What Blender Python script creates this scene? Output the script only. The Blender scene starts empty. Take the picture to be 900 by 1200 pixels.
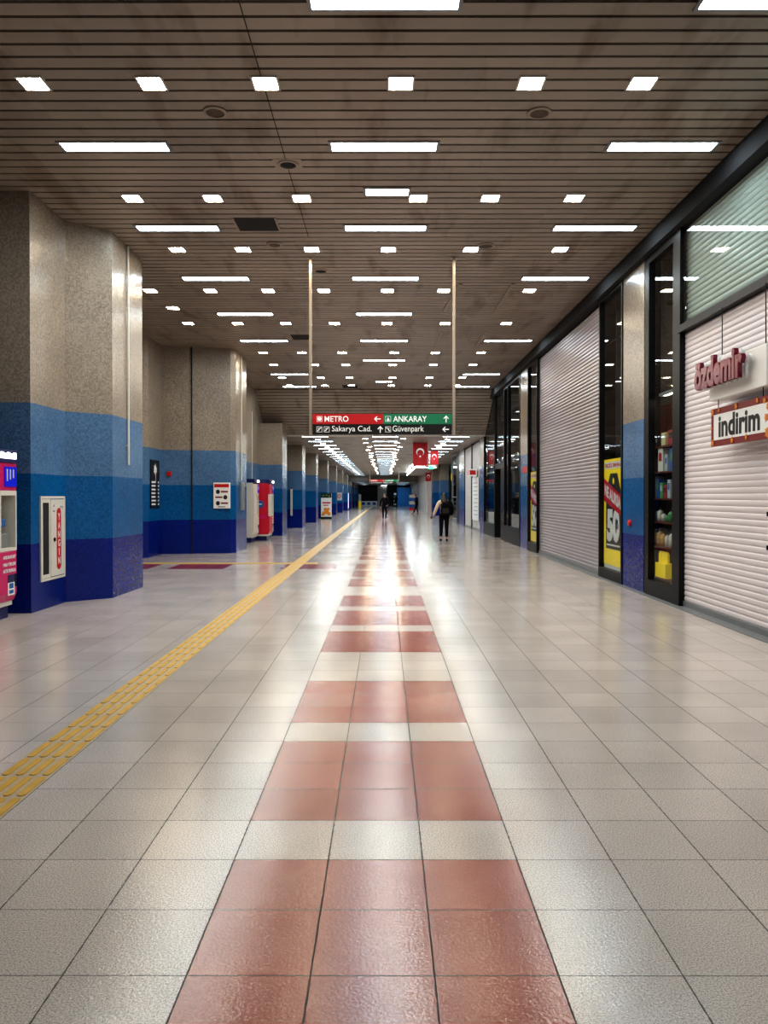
import bpy, bmesh, math, random
from mathutils import Vector, Matrix
random.seed(7)
S = bpy.context.scene
COL = S.collection
PI = math.pi

# ------------------------------------------------------------------ materials
def new_mat(name):
    m = bpy.data.materials.new(name); m.use_nodes = True
    nt = m.node_tree; nt.nodes.clear()
    out = nt.nodes.new('ShaderNodeOutputMaterial')
    return m, nt, out

def N(nt, t, **kw):
    n = nt.nodes.new(t)
    for k, v in kw.items():
        if k.startswith('i_'):
            n.inputs[k[2:].replace('_', ' ')].default_value = v
        else:
            setattr(n, k, v)
    return n

def mth(nt, op, a, b=None, c=None):
    n = nt.nodes.new('ShaderNodeMath'); n.operation = op
    for i, v in enumerate((a, b, c)):
        if v is None: continue
        if isinstance(v, (int, float)): n.inputs[i].default_value = v
        else: nt.links.new(v, n.inputs[i])
    return n.outputs[0]

def mixc(nt, f, a, b, mode='MIX'):
    n = nt.nodes.new('ShaderNodeMix'); n.data_type = 'RGBA'; n.blend_type = mode
    for s, v in ((0, f), (6, a), (7, b)):
        if isinstance(v, (int, float)): n.inputs[s].default_value = v
        elif isinstance(v, tuple): n.inputs[s].default_value = v if len(v) == 4 else v + (1,)
        else: nt.links.new(v, n.inputs[s])
    return n.outputs[2]

def lin(r, g, b):
    f = lambda c: (c/255/12.92 if c <= 10 else ((c/255+.055)/1.055)**2.4)
    return (f(r), f(g), f(b), 1)

def pm(name, col, rough=.5, metal=0, vary=.12, scale=6, bump=0, spec=.5, emis=0, stretch=None):
    """principled material whose colour wanders a little with noise"""
    m, nt, out = new_mat(name)
    p = N(nt, 'ShaderNodeBsdfPrincipled'); nt.links.new(p.outputs[0], out.inputs[0])
    p.inputs['Roughness'].default_value = rough; p.inputs['Metallic'].default_value = metal
    p.inputs['Specular IOR Level'].default_value = spec
    g = N(nt, 'ShaderNodeNewGeometry')
    no = N(nt, 'ShaderNodeTexNoise'); no.inputs['Scale'].default_value = scale; no.inputs['Detail'].default_value = 4
    nt.links.new(g.outputs['Position'], no.inputs['Vector'])
    v = mth(nt, 'MULTIPLY_ADD', no.outputs[0], 2*vary, 1-vary)
    cb = N(nt, 'ShaderNodeCombineColor')
    for i in range(3): nt.links.new(v, cb.inputs[i])
    c = mixc(nt, 1.0, tuple(col), cb.outputs[0], 'MULTIPLY')
    nt.links.new(c, p.inputs['Base Color'])
    if emis:
        nt.links.new(c, p.inputs['Emission Color']); p.inputs['Emission Strength'].default_value = emis
    if bump:
        b = N(nt, 'ShaderNodeBump'); b.inputs['Strength'].default_value = bump; b.inputs['Distance'].default_value = .01
        nt.links.new(no.outputs[0], b.inputs['Height']); nt.links.new(b.outputs[0], p.inputs['Normal'])
    return m

def emit(name, col, s):
    m, nt, out = new_mat(name)
    e = N(nt, 'ShaderNodeEmission'); e.inputs[0].default_value = col; e.inputs[1].default_value = s
    nt.links.new(e.outputs[0], out.inputs[0])
    return m

def glass_mat(name, tint=(1, 1, 1, 1), ior=1.5):
    m, nt, out = new_mat(name)
    tr = N(nt, 'ShaderNodeBsdfTransparent'); tr.inputs[0].default_value = tint
    gl = N(nt, 'ShaderNodeBsdfGlossy'); gl.inputs['Roughness'].default_value = .02
    lw = N(nt, 'ShaderNodeLayerWeight'); lw.inputs[0].default_value = .5
    fr = N(nt, 'ShaderNodeMath', operation='MULTIPLY_ADD'); pw = mth(nt, 'POWER', lw.outputs['Facing'], 3.2)
    nt.links.new(pw, fr.inputs[0]); fr.inputs[1].default_value = ior-1; fr.inputs[2].default_value = .05
    mx = N(nt, 'ShaderNodeMixShader')
    nt.links.new(fr.outputs[0], mx.inputs[0]); nt.links.new(tr.outputs[0], mx.inputs[1]); nt.links.new(gl.outputs[0], mx.inputs[2])
    nt.links.new(mx.outputs[0], out.inputs[0])
    return m

def mosaic_mat():
    m, nt, out = new_mat('glass_mosaic_bands')
    p = N(nt, 'ShaderNodeBsdfPrincipled'); nt.links.new(p.outputs[0], out.inputs[0])
    g = N(nt, 'ShaderNodeNewGeometry')
    sc = N(nt, 'ShaderNodeVectorMath', operation='MULTIPLY_ADD'); nt.links.new(g.outputs['Position'], sc.inputs[0])
    sc.inputs[1].default_value = (46.03, 46.03, 46.03); sc.inputs[2].default_value = (.37, .41, .13)
    fl = N(nt, 'ShaderNodeVectorMath', operation='FLOOR'); nt.links.new(sc.outputs[0], fl.inputs[0])
    wn = N(nt, 'ShaderNodeTexWhiteNoise'); nt.links.new(fl.outputs[0], wn.inputs['Vector'])
    sep = N(nt, 'ShaderNodeSeparateXYZ'); nt.links.new(g.outputs['Position'], sep.inputs[0])
    z = mth(nt, 'DIVIDE', sep.outputs[2], 6.0)
    cr = N(nt, 'ShaderNodeValToRGB'); cr.color_ramp.interpolation = 'CONSTANT'; nt.links.new(z, cr.inputs[0])
    e = cr.color_ramp.elements
    e[0].position = 0; e[0].color = (.0005, .013, .17, 1)
    e[1].position = .91/6; e[1].color = (.002, .085, .25, 1)
    x = e.new(1.84/6); x.color = (.075, .155, .29, 1)
    x = e.new(2.77/6); x.color = (.27, .23, .19, 1)
    no = N(nt, 'ShaderNodeTexNoise'); no.inputs['Scale'].default_value = .9; no.inputs['Detail'].default_value = 5
    nt.links.new(g.outputs['Position'], no.inputs['Vector'])
    v = mth(nt, 'MULTIPLY_ADD', wn.outputs['Value'], .38, .80)
    v = mth(nt, 'MULTIPLY', v, mth(nt, 'MULTIPLY_ADD', no.outputs[0], .7, .65))
    cb = N(nt, 'ShaderNodeCombineColor')
    for i in range(3): nt.links.new(v, cb.inputs[i])
    nt.links.new(mixc(nt, 1.0, cr.outputs[0], cb.outputs[0], 'MULTIPLY'), p.inputs['Base Color'])
    # each little glass tile sits at its own slight tilt
    sub = N(nt, 'ShaderNodeVectorMath', operation='SUBTRACT'); nt.links.new(wn.outputs['Color'], sub.inputs[0]); sub.inputs[1].default_value = (.5, .5, .5)
    ma = N(nt, 'ShaderNodeVectorMath', operation='MULTIPLY_ADD'); nt.links.new(sub.outputs[0], ma.inputs[0]); ma.inputs[1].default_value = (.10, .10, .10)
    nt.links.new(g.outputs['Normal'], ma.inputs[2])
    nz = N(nt, 'ShaderNodeVectorMath', operation='NORMALIZE'); nt.links.new(ma.outputs[0], nz.inputs[0])
    nt.links.new(nz.outputs[0], p.inputs['Normal'])
    p.inputs['Roughness'].default_value = .24; p.inputs['Specular IOR Level'].default_value = .3
    return m

T = .4015; X0 = -.642; Y0 = 2.50
def floor_mat(name, col, speck, sheen=.0):
    m, nt, out = new_mat(name)
    p = N(nt, 'ShaderNodeBsdfPrincipled'); nt.links.new(p.outputs[0], out.inputs[0])
    g = N(nt, 'ShaderNodeNewGeometry')
    sep = N(nt, 'ShaderNodeSeparateXYZ'); nt.links.new(g.outputs['Position'], sep.inputs[0])
    gx = mth(nt, 'DIVIDE', mth(nt, 'SUBTRACT', sep.outputs[0], X0), T)
    gy = mth(nt, 'DIVIDE', mth(nt, 'SUBTRACT', sep.outputs[1], Y0), T)
    wob = N(nt, 'ShaderNodeTexNoise'); wob.inputs['Scale'].default_value = 30; wob.inputs['Detail'].default_value = 3
    nt.links.new(g.outputs['Position'], wob.inputs['Vector'])
    def dist(v):
        f = mth(nt, 'FRACT', v); return mth(nt, 'MINIMUM', f, mth(nt, 'SUBTRACT', 1.0, f))
    wx = mth(nt, 'MULTIPLY', wob.outputs[0], .0145); wy = mth(nt, 'MULTIPLY', wob.outputs[0], .0105)
    jx = mth(nt, 'LESS_THAN', dist(gx), wx); jy = mth(nt, 'LESS_THAN', dist(gy), wy)
    j = mth(nt, 'MAXIMUM', jx, jy)
    cell = N(nt, 'ShaderNodeCombineXYZ')
    nt.links.new(mth(nt, 'FLOOR', gx), cell.inputs[0]); nt.links.new(mth(nt, 'FLOOR', gy), cell.inputs[1])
    wn = N(nt, 'ShaderNodeTexWhiteNoise'); nt.links.new(cell.outputs[0], wn.inputs['Vector'])
    n1 = N(nt, 'ShaderNodeTexNoise'); n1.inputs['Scale'].default_value = 165; n1.inputs['Detail'].default_value = 2
    n2 = N(nt, 'ShaderNodeTexNoise'); n2.inputs['Scale'].default_value = 1.1; n2.inputs['Detail'].default_value = 6
    for q in (n1, n2): nt.links.new(g.outputs['Position'], q.inputs['Vector'])
    sp = N(nt, 'ShaderNodeMapRange'); sp.inputs[1].default_value = .36; sp.inputs[2].default_value = .58; nt.links.new(n1.outputs[0], sp.inputs[0])
    v = mth(nt, 'MULTIPLY_ADD', sp.outputs[0], speck, 1-speck*.8)
    v = mth(nt, 'MULTIPLY', v, mth(nt, 'MULTIPLY_ADD', wn.outputs['Value'], .12, .94))
    v = mth(nt, 'MULTIPLY', v, mth(nt, 'MULTIPLY_ADD', n2.outputs[0], .4, .8))
    cb = N(nt, 'ShaderNodeCombineColor')
    for i in range(3): nt.links.new(v, cb.inputs[i])
    c = mixc(nt, 1.0, col, cb.outputs[0], 'MULTIPLY')
    c = mixc(nt, mth(nt, 'MULTIPLY', j, .92), c, (.03, .035, .03, 1))
    nt.links.new(c, p.inputs['Base Color'])
    r = mth(nt, 'MULTIPLY_ADD', n2.outputs[0], .09, .075 + sheen)
    nt.links.new(mth(nt, 'MAXIMUM', r, mth(nt, 'MULTIPLY', j, .8)), p.inputs['Roughness'])
    p.inputs['Specular IOR Level'].default_value = .62
    n3 = N(nt, 'ShaderNodeTexNoise'); n3.inputs['Scale'].default_value = 85; n3.inputs['Detail'].default_value = 3
    nt.links.new(g.outputs['Position'], n3.inputs['Vector'])
    b = N(nt, 'ShaderNodeBump'); b.inputs['Strength'].default_value = .30; b.inputs['Distance'].default_value = .003
    h = mth(nt, 'SUBTRACT', n3.outputs[0], mth(nt, 'MULTIPLY', j, .8))
    nt.links.new(h, b.inputs['Height']); nt.links.new(b.outputs[0], p.inputs['Normal'])
    return m

def ceiling_mat():
    m, nt, out = new_mat('aged_slat_metal')
    p = N(nt, 'ShaderNodeBsdfPrincipled'); nt.links.new(p.outputs[0], out.inputs[0])
    g = N(nt, 'ShaderNodeNewGeometry')
    sep = N(nt, 'ShaderNodeSeparateXYZ'); nt.links.new(g.outputs['Position'], sep.inputs[0])
    n1 = N(nt, 'ShaderNodeTexNoise'); n1.inputs['Scale'].default_value = .55; n1.inputs['Detail'].default_value = 7; n1.inputs['Roughness'].default_value = .6
    nt.links.new(g.outputs['Position'], n1.inputs['Vector'])
    row = mth(nt, 'FLOOR', mth(nt, 'DIVIDE', sep.outputs[1], .1985))
    # each slat has its own tone, in lengths of a few metres
    cell = N(nt, 'ShaderNodeCombineXYZ'); nt.links.new(row, cell.inputs[0])
    nt.links.new(mth(nt, 'FLOOR', mth(nt, 'DIVIDE', mth(nt, 'ADD', sep.outputs[0], mth(nt, 'MULTIPLY', row, .013)), 3.0)), cell.inputs[1])
    wn = N(nt, 'ShaderNodeTexWhiteNoise'); nt.links.new(cell.outputs[0], wn.inputs['Vector'])
    # water stains: noise stretched along the slats
    mp = N(nt, 'ShaderNodeVectorMath', operation='MULTIPLY'); nt.links.new(g.outputs['Position'], mp.inputs[0]); mp.inputs[1].default_value = (2.2, .5, 1)
    n2 = N(nt, 'ShaderNodeTexNoise'); n2.inputs['Scale'].default_value = 1.3; n2.inputs['Detail'].default_value = 4
    nt.links.new(mp.outputs[0], n2.inputs['Vector'])
    cr = N(nt, 'ShaderNodeValToRGB'); nt.links.new(n2.outputs[0], cr.inputs[0])
    cr.color_ramp.elements[0].position = .30; cr.color_ramp.elements[0].color = (.62, .56, .5, 1)
    cr.color_ramp.elements[1].position = .45; cr.color_ramp.elements[1].color = (1, 1, 1, 1)
    v = mth(nt, 'MULTIPLY', mth(nt, 'MULTIPLY_ADD', n1.outputs[0], .8, .6), mth(nt, 'MULTIPLY_ADD', wn.outputs['Value'], .22, .89))
    cb = N(nt, 'ShaderNodeCombineColor')
    for i in range(3): nt.links.new(v, cb.inputs[i])
    c = mixc(nt, 1.0, (.30, .25, .205, 1), cb.outputs[0], 'MULTIPLY')
    c = mixc(nt, 1.0, c, cr.outputs[0], 'MULTIPLY')
    nt.links.new(c, p.inputs['Base Color'])
    p.inputs['Roughness'].default_value = .42
    return m

M = {}
M['mosaic'] = mosaic_mat()
M['tile'] = floor_mat('white_terrazzo_tile', (.60, .53, .485, 1), .5)
M['red_tile'] = floor_mat('red_glazed_tile', (.33, .058, .045, 1), .3)
M['ceil'] = ceiling_mat()
M['black_void'] = pm('ceiling_void', (.004, .004, .004, 1), .9)
M['yellow'] = pm('yellow_tactile', (.62, .36, .04, 1), .45, vary=.25, scale=9)
M['yellow2'] = pm('yellow_strip', (.60, .42, .12, 1), .45, vary=.15, scale=9)
M['black'] = pm('black_frame', (.004, .004, .005, 1), .4, vary=.1, spec=.22)
M['blackmat'] = pm('black_matt', (.006, .006, .008, 1), .8)
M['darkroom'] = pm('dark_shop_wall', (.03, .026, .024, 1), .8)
M['white_shutter'] = pm('white_shutter', (.66, .60, .62, 1), .33, vary=.05, scale=1.5)
M['grey_shutter'] = pm('grey_shutter', (.36, .32, .34, 1), .30, metal=.55, vary=.10, scale=1.2)
M['pale_shutter'] = pm('pale_shutter', (.50, .46, .44, 1), .4, vary=.08, scale=1.2)
M['blue_shutter'] = pm('glassed_shutter', (.50, .53, .50, 1), .32, vary=.06, scale=1.2)
M['white'] = pm('white_paint', (.78, .76, .72, 1), .4, vary=.04)
M['offwhite'] = pm('offwhite_metal', (.62, .60, .55, 1), .38, vary=.06)
M['lightgrey'] = pm('light_grey_wall', (.50, .50, .50, 1), .4, vary=.06, scale=.8)
M['pinkwall'] = pm('pinkish_wall', (.36, .27, .25, 1), .5, vary=.08, scale=.8)
M['beige'] = pm('beige_wall', (.42, .35, .28, 1), .5, vary=.06, scale=.8)
M['grey'] = pm('mid_grey_metal', (.22, .23, .24, 1), .4, metal=.3)
M['chrome'] = pm('brushed_pole', (.40, .33, .27, 1), .35, metal=.5)
M['red'] = pm('sign_red', (.42, .006, .010, 1), .4, vary=.05, emis=.10)
M['green'] = pm('sign_green', (.006, .155, .075, 1), .4, vary=.05, emis=.10)
M['signblack'] = pm('sign_black', (.006, .006, .006, 1), .35)
M['sign_white'] = pm('sign_white', (.85, .85, .83, 1), .5, vary=.02, emis=.12)
M['flag_red'] = pm('flag_red', (.50, .012, .016, 1), .7, vary=.1)
M['maroon'] = pm('maroon_letter', (.16, .012, .035, 1), .18, metal=.35, vary=.1)
M['maroon_board'] = pm('maroon_board', (.19, .012, .012, 1), .5, vary=.15, scale=20)
M['orange'] = pm('orange_leaf', (.62, .20, .02, 1), .6, vary=.3, scale=40)
M['magenta'] = pm('magenta_panel', (.52, .006, .12, 1), .3, vary=.08, scale=3)
M['crimson'] = pm('crimson_panel', (.50, .006, .03, 1), .3, vary=.08, scale=3)
M['navy'] = pm('navy_panel', (.004, .008, .09, 1), .35)
M['screen'] = pm('blue_screen', (.005, .01, .34, 1), .2, emis=.5)
M['glow_white'] = emit('lit_lettering', (1, 1, 1, 1), 2.2)
M['label_red'] = pm('label_red', (.50, .01, .012, 1), .35, vary=.05)
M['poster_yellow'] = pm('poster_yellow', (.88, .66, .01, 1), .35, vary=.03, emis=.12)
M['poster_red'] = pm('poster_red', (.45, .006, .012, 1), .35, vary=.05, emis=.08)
M['skin'] = pm('skin', (.50, .28, .20, 1), .5, vary=.05)
M['hair'] = pm('dark_hair', (.012, .009, .008, 1), .45, vary=.3, scale=60)
M['cream'] = pm('cream_jacket', (.66, .56, .44, 1), .8, vary=.12, scale=20, bump=.3)
M['cloth_black'] = pm('black_cloth', (.005, .005, .007, 1), .85, spec=.12, vary=.3, scale=20, bump=.3)
M['cloth_navy'] = pm('navy_cloth', (.010, .014, .035, 1), .85, spec=.12, vary=.3, scale=20, bump=.3)
M['cloth_grey'] = pm('charcoal_cloth', (.03, .03, .034, 1), .85, spec=.12, vary=.3, scale=20, bump=.3)
M['cloth_blue'] = pm('blue_cloth', (.015, .10, .33, 1), .8, vary=.3, scale=15, bump=.3)
M['cloth_white'] = pm('white_cloth', (.72, .72, .74, 1), .8, vary=.1, scale=15, bump=.3)
M['wood'] = pm('dark_red_wood', (.12, .025, .015, 1), .4, vary=.3, scale=12)
M['down'] = emit('warm_downlight', (1, .87, .66, 1), 55)
M['tube'] = emit('cool_fluorescent', (.78, .92, 1, 1), 21)
M['tube2'] = emit('cool_fluorescent_far', (.66, .86, 1, 1), 21)
M['glass'] = glass_mat('shop_glass', (.82, .86, .86, 1), 1.42)
M['glass_up'] = glass_mat('transom_glass', (.84, .90, .88, 1), 1.5)
M['white_card'] = pm('white_card', (.78, .78, .78, 1), .5, vary=.04)
M['blue_glow'] = pm('blue_end_wall', (.01, .16, .45, 1), .35, vary=.15, scale=1)
M['fruit'] = pm('orange_fruit', (.75, .25, .02, 1), .5, vary=.4, scale=9)
M['leafgreen'] = pm('leaf_green', (.08, .25, .04, 1), .5, vary=.4, scale=9)
M['violet_glow'] = emit('violet_strip', (.6, .1, .9, 1), 3)
M['green_glow'] = emit('green_exit', (.05, .9, .3, 1), 3)

# ------------------------------------------------------------------ mesh helpers
class MB:
    def __init__(s): s.v = []; s.f = []; s.mi = []
    def face(s, pts, mi=0):
        n = len(s.v); s.v += [tuple(p) for p in pts]; s.f.append(list(range(n, n+len(pts)))); s.mi.append(mi); return s
    def box(s, x0, x1, y0, y1, z0, z1, mi=0):
        n = len(s.v)
        s.v += [(x0,y0,z0),(x1,y0,z0),(x1,y1,z0),(x0,y1,z0),(x0,y0,z1),(x1,y0,z1),(x1,y1,z1),(x0,y1,z1)]
        for q in ((0,3,2,1),(4,5,6,7),(0,1,5,4),(1,2,6,5),(2,3,7,6),(3,0,4,7)):
            s.f.append([n+i for i in q]); s.mi.append(mi)
        return s
    def prism(s, pts, z0, z1, mi=0):
        """pts: (x,y) outline, anticlockwise seen from above"""
        n = len(s.v); k = len(pts)
        s.v += [(x, y, z0) for x, y in pts] + [(x, y, z1) for x, y in pts]
        s.f.append([n+i for i in reversed(range(k))]); s.f.append([n+k+i for i in range(k)]); s.mi += [mi, mi]
        for i in range(k):
            j = (i+1) % k; s.f.append([n+i, n+j, n+k+j, n+k+i]); s.mi.append(mi)
        return s
    def lathe(s, prof, c=(0,0,0), seg=16, mi=0, axis='z'):
        n = len(s.v); k = len(prof)
        for a in range(seg):
            t = 2*PI*a/seg
            for r, h in prof:
                p = (r*math.cos(t), r*math.sin(t), h)
                if axis == 'y': p = (p[0], p[2], p[1])
                if axis == 'x': p = (p[2], p[0], p[1])
                s.v.append((p[0]+c[0], p[1]+c[1], p[2]+c[2]))
        for a in range(seg):
            b = (a+1) % seg
            for i in range(k-1):
                s.f.append([n+a*k+i, n+b*k+i, n+b*k+i+1, n+a*k+i+1]); s.mi.append(mi)
        return s
    def tube(s, p0, p1, r, seg=10, mi=0, r1=None):
        p0 = Vector(p0); p1 = Vector(p1); d = (p1-p0).normalized(); r1 = r if r1 is None else r1
        a = d.orthogonal().normalized(); b = d.cross(a); n = len(s.v)
        for i in range(seg):
            t = 2*PI*i/seg; o = a*math.cos(t)+b*math.sin(t)
            s.v.append(tuple(p0+o*r)); s.v.append(tuple(p1+o*r1))
        for i in range(seg):
            j = (i+1) % seg; s.f.append([n+2*i, n+2*j, n+2*j+1, n+2*i+1]); s.mi.append(mi)
        s.f.append([n+2*i for i in reversed(range(seg))]); s.f.append([n+2*i+1 for i in range(seg)]); s.mi += [mi, mi]
        return s
    def ball(s, c, rx, ry, rz, seg=14, rings=9, mi=0):
        n = len(s.v)
        for i in range(rings+1):
            ph = PI*i/rings
            for a in range(seg):
                t = 2*PI*a/seg
                s.v.append((c[0]+rx*math.sin(ph)*math.cos(t), c[1]+ry*math.sin(ph)*math.sin(t), c[2]+rz*math.cos(ph)))
        for i in range(rings):
            for a in range(seg):
                b = (a+1) % seg
                s.f.append([n+i*seg+a, n+(i+1)*seg+a, n+(i+1)*seg+b, n+i*seg+b]); s.mi.append(mi)
        return s
    def build(s, name, mats, parent=None, smooth=False, bevel=0):
        me = bpy.data.meshes.new(name); me.from_pydata(s.v, [], s.f)
        if not isinstance(mats, (list, tuple)): mats = [mats]
        for m in mats: me.materials.append(m)
        for p, i in zip(me.polygons, s.mi): p.material_index = i; p.use_smooth = smooth
        bm = bmesh.new(); bm.from_mesh(me)
        bmesh.ops.remove_doubles(bm, verts=bm.verts, dist=1e-6)
        bmesh.ops.recalc_face_normals(bm, faces=bm.faces); bm.to_mesh(me); bm.free()
        o = bpy.data.objects.new(name, me); COL.objects.link(o)
        if parent is not None: o.parent = parent
        if bevel:
            b = o.modifiers.new('soft_edge', 'BEVEL'); b.width = bevel; b.segments = 2; b.limit_method = 'ANGLE'
        return o

def tag(o, label=None, cat=None, group=None, kind=None):
    if label: o['label'] = label
    if cat: o['category'] = cat
    if group: o['group'] = group
    if kind: o['kind'] = kind
    return o

def thing(name, label, cat, loc=(0,0,0), rz=0, group=None, kind=None):
    o = bpy.data.objects.new(name, None); COL.objects.link(o)
    o.empty_display_size = .1
    o.location = loc; o.rotation_euler = (0, 0, rz)
    return tag(o, label, cat, group, kind)

KIDS = {}
def dup(root, loc, label, group=None, rz=None):
    if root.name not in KIDS: KIDS[root.name] = [c for c in COL.objects if c.parent == root]
    r = root.copy(); COL.objects.link(r); r.location = loc; r['label'] = label
    if rz is not None: r.rotation_euler = (0, 0, rz)
    if group: r['group'] = group
    for c in KIDS[root.name]:
        d = c.copy(); COL.objects.link(d); d.parent = r
    return r

# frames: local (u right, v up, w towards the viewer) -> world
F_CAM = Matrix(((1,0,0),(0,0,-1),(0,1,0))).to_4x4()          # face looks at -Y (towards the camera)
F_EAST = Matrix(((0,0,1),(1,0,0),(0,1,0))).to_4x4()          # face looks at +X (left wall), u = +Y
F_WEST = Matrix(((0,0,-1),(-1,0,0),(0,1,0))).to_4x4()        # face looks at -X (right wall), u = -Y

def put(o, frame, loc):
    o.matrix_local = Matrix.Translation(loc) @ frame
    return o

def text(s, w, h, mat, frame, loc, parent, name='lettering', bold=.012, ext=.002, align='L', dep=None):
    """lettering w x h metres, lower left corner at loc"""
    cu = bpy.data.curves.new(name, 'FONT'); cu.body = s; cu.size = 1; cu.offset = bold; cu.extrude = .01
    cu.resolution_u = 3
    t = bpy.data.objects.new(name, cu); COL.objects.link(t)
    dg = bpy.context.evaluated_depsgraph_get(); me = bpy.data.meshes.new_from_object(t.evaluated_get(dg))
    COL.objects.unlink(t); bpy.data.objects.remove(t)
    xs = [v.co.x for v in me.vertices]; ys = [v.co.y for v in me.vertices]
    a, b, c, d = min(xs), max(xs), min(ys), max(ys)
    for v in me.vertices:
        v.co = ((v.co.x-a)/(b-a)*w, (v.co.y-c)/(d-c)*h, (v.co.z+.01)/.02*ext)
    me.materials.clear(); me.materials.append(mat); me.name = name
    o = bpy.data.objects.new(name, me); COL.objects.link(o); o.parent = parent
    return put(o, frame, loc)

def plate(w, h, d, mat, frame, loc, parent, name, bevel=0):
    """a slab, lower left back corner at loc"""
    o = MB().box(0, w, 0, h, 0, d).build(name, mat, parent, bevel=bevel)
    return put(o, frame, loc)

def poly(pts, d, mat, frame, loc, parent, name, more=()):
    b = MB().prism(pts, 0, d)
    for q in more: b.prism(q, 0, d)
    return put(b.build(name, mat, parent), frame, loc)

def arrow(size, ang):
    """solid arrow outline pointing up, turned by ang"""
    p = [(-.07,-.5),(.07,-.5),(.07,.22),(.30,-.02),(.40,.08),(0,.5),(-.40,.08),(-.30,-.02),(-.07,.22)]
    c, s = math.cos(ang), math.sin(ang)
    return [((x*c-y*s)*size, (x*s+y*c)*size) for x, y in p]

# ------------------------------------------------------------------ camera
cam = bpy.data.objects.new('camera', bpy.data.cameras.new('camera')); COL.objects.link(cam)
cam.location = (0, 0, 1.55)
cam.data.sensor_fit = 'VERTICAL'; cam.data.sensor_height = 36; cam.data.lens = 912/1200*36
cam.rotation_euler = (PI/2 - math.atan(9.25/912), 0, math.atan(1/912))
cam.data.shift_y = -9.25/1200
cam.data.clip_end = 400
S.camera = cam

ZH, ZL, ZF = 5.57, 4.05, 3.3        # high, low and far ceiling
XR = 4.15                           # right hand shopfront line

# ------------------------------------------------------------------ floor
fb = MB()
def rr(n): return Y0 + T*n
NX = X0 + 3*T
fb.face([(-16,-9,0),(X0,-9,0),(X0,rr(34),0),(-16,rr(34),0)])
# cross strip row 35-38 with red pieces
segs = [(-16, None)]
fb.face([(NX,-9,0),(12,-9,0),(12,132,0),(NX,132,0)])
y = -9; n = -1
edges = []
k = -29
while rr(k) < 118:
    ph = (k + 1) % 14                 # 3 red,1 white,3 red,1 white,3 red,3 white
    red = ph in (0,1,2,4,5,6,8,9,10)
    if rr(k) < -9: k += 1; continue
    fb.face([(X0,rr(k),0),(NX,rr(k),0),(NX,rr(k+1),0),(X0,rr(k+1),0)], 1 if red else 0)
    kk = k; k += 1
fb.face([(X0,rr(k),0),(NX,rr(k),0),(NX,132,0),(X0,132,0)])
kmin = -29
while rr(kmin) < -9: kmin += 1
fb.face([(X0,-9,0),(NX,-9,0),(NX,rr(kmin),0),(X0,rr(kmin),0)])
ya, yb = rr(35), rr(38)
fb.face([(-16,rr(34),0),(X0,rr(34),0),(X0,ya,0),(-16,ya,0)])
cuts = [X0, X0-T, X0-4*T, X0-7*T, X0-10*T, X0-11*T, X0-14*T, X0-15*T, X0-18*T, X0-19*T, X0-22*T, -16]
cols = [0, 1, 0, 1, 0, 1, 0, 1, 0, 1, 0]
for (a, b, c) in zip(cuts[:-1], cuts[1:], cols):
    fb.face([(b,ya,0),(a,ya,0),(a,yb,0),(b,yb,0)], c)
fb.face([(-16,yb,0),(X0,yb,0),(X0,132,0),(-16,132,0)])
fl = fb.build('floor', [M['tile'], M['red_tile']])
tag(fl, 'pale speckled tile floor with a ladder of red tiles down the middle', 'floor', kind='structure')

# tactile paving
def tactile_long():
    b = MB(); x = -2.143
    y = -2.0
    b.box(x, x+.296, -4, 118, .0, .0015, 1)
    while y < 60:
        for i in range(4):
            xa = x + .014 + i*.075
            L = .27; z1 = .0055
            n0 = [(xa, y+.015), (xa+.012, y), (xa+.030, y), (xa+.042, y+.015), (xa+.042, y+L-.015), (xa+.030, y+L), (xa+.012, y+L), (xa, y+L-.015)]
            b.prism(n0, .0015, z1, 0)
        y += .30
    for i in range(4):
        xa = x + .014 + i*.075; b.box(xa, xa+.042, 60, 118, .0015, .0055, 0)
    return b
M['tile_plain'] = pm('tactile_bed', (.50, .40, .26, 1), .35, vary=.2, scale=12)
o = tactile_long().build('tactile_paving', [M['yellow'], M['tile_plain']])
tag(o, 'yellow ribbed tactile guide strip running the length of the hall', 'tactile strip')
b = MB(); b.box(-12.9, -1.55, rr(38)+.02, rr(38)+.32, 0, .0018, 1)
x = -13.9
for i in range(4):
    ya_ = rr(38)+.035+i*.075
    b.box(-12.9, -1.56, ya_, ya_+.042, .0018, .005, 0)
o = b.build('tactile_paving', [M['yellow2'], M['tile_plain']])
tag(o, 'yellow tactile cross strip leading into the side passage between the pillars', 'tactile strip')

# ------------------------------------------------------------------ ceilings
def slats(b, x0, x1, y0, y1, z, pitch=.1985, w=.160, th=.03):
    y = y0
    while y + pitch <= y1 + 1e-4:
        b.prism([(0, 0)]*0 or [(x0, y), (x1, y), (x1, y+w), (x0, y+w)], z, z+th)
        y += pitch
cb_ = MB(); slats(cb_, -14, XR+.0, -8.9, 29.35, ZH)
# shift so a joint lands where the photo has one
cb_.box(-14, XR+3.8, -9, 29.4, ZH+.06, ZH+.08, 1)
ce = cb_.build('ceiling', [M['ceil'], M['black_void']]); tag(ce, 'high brown slatted metal ceiling above the near hall', 'ceiling', kind='structure')
bb = MB()
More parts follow.
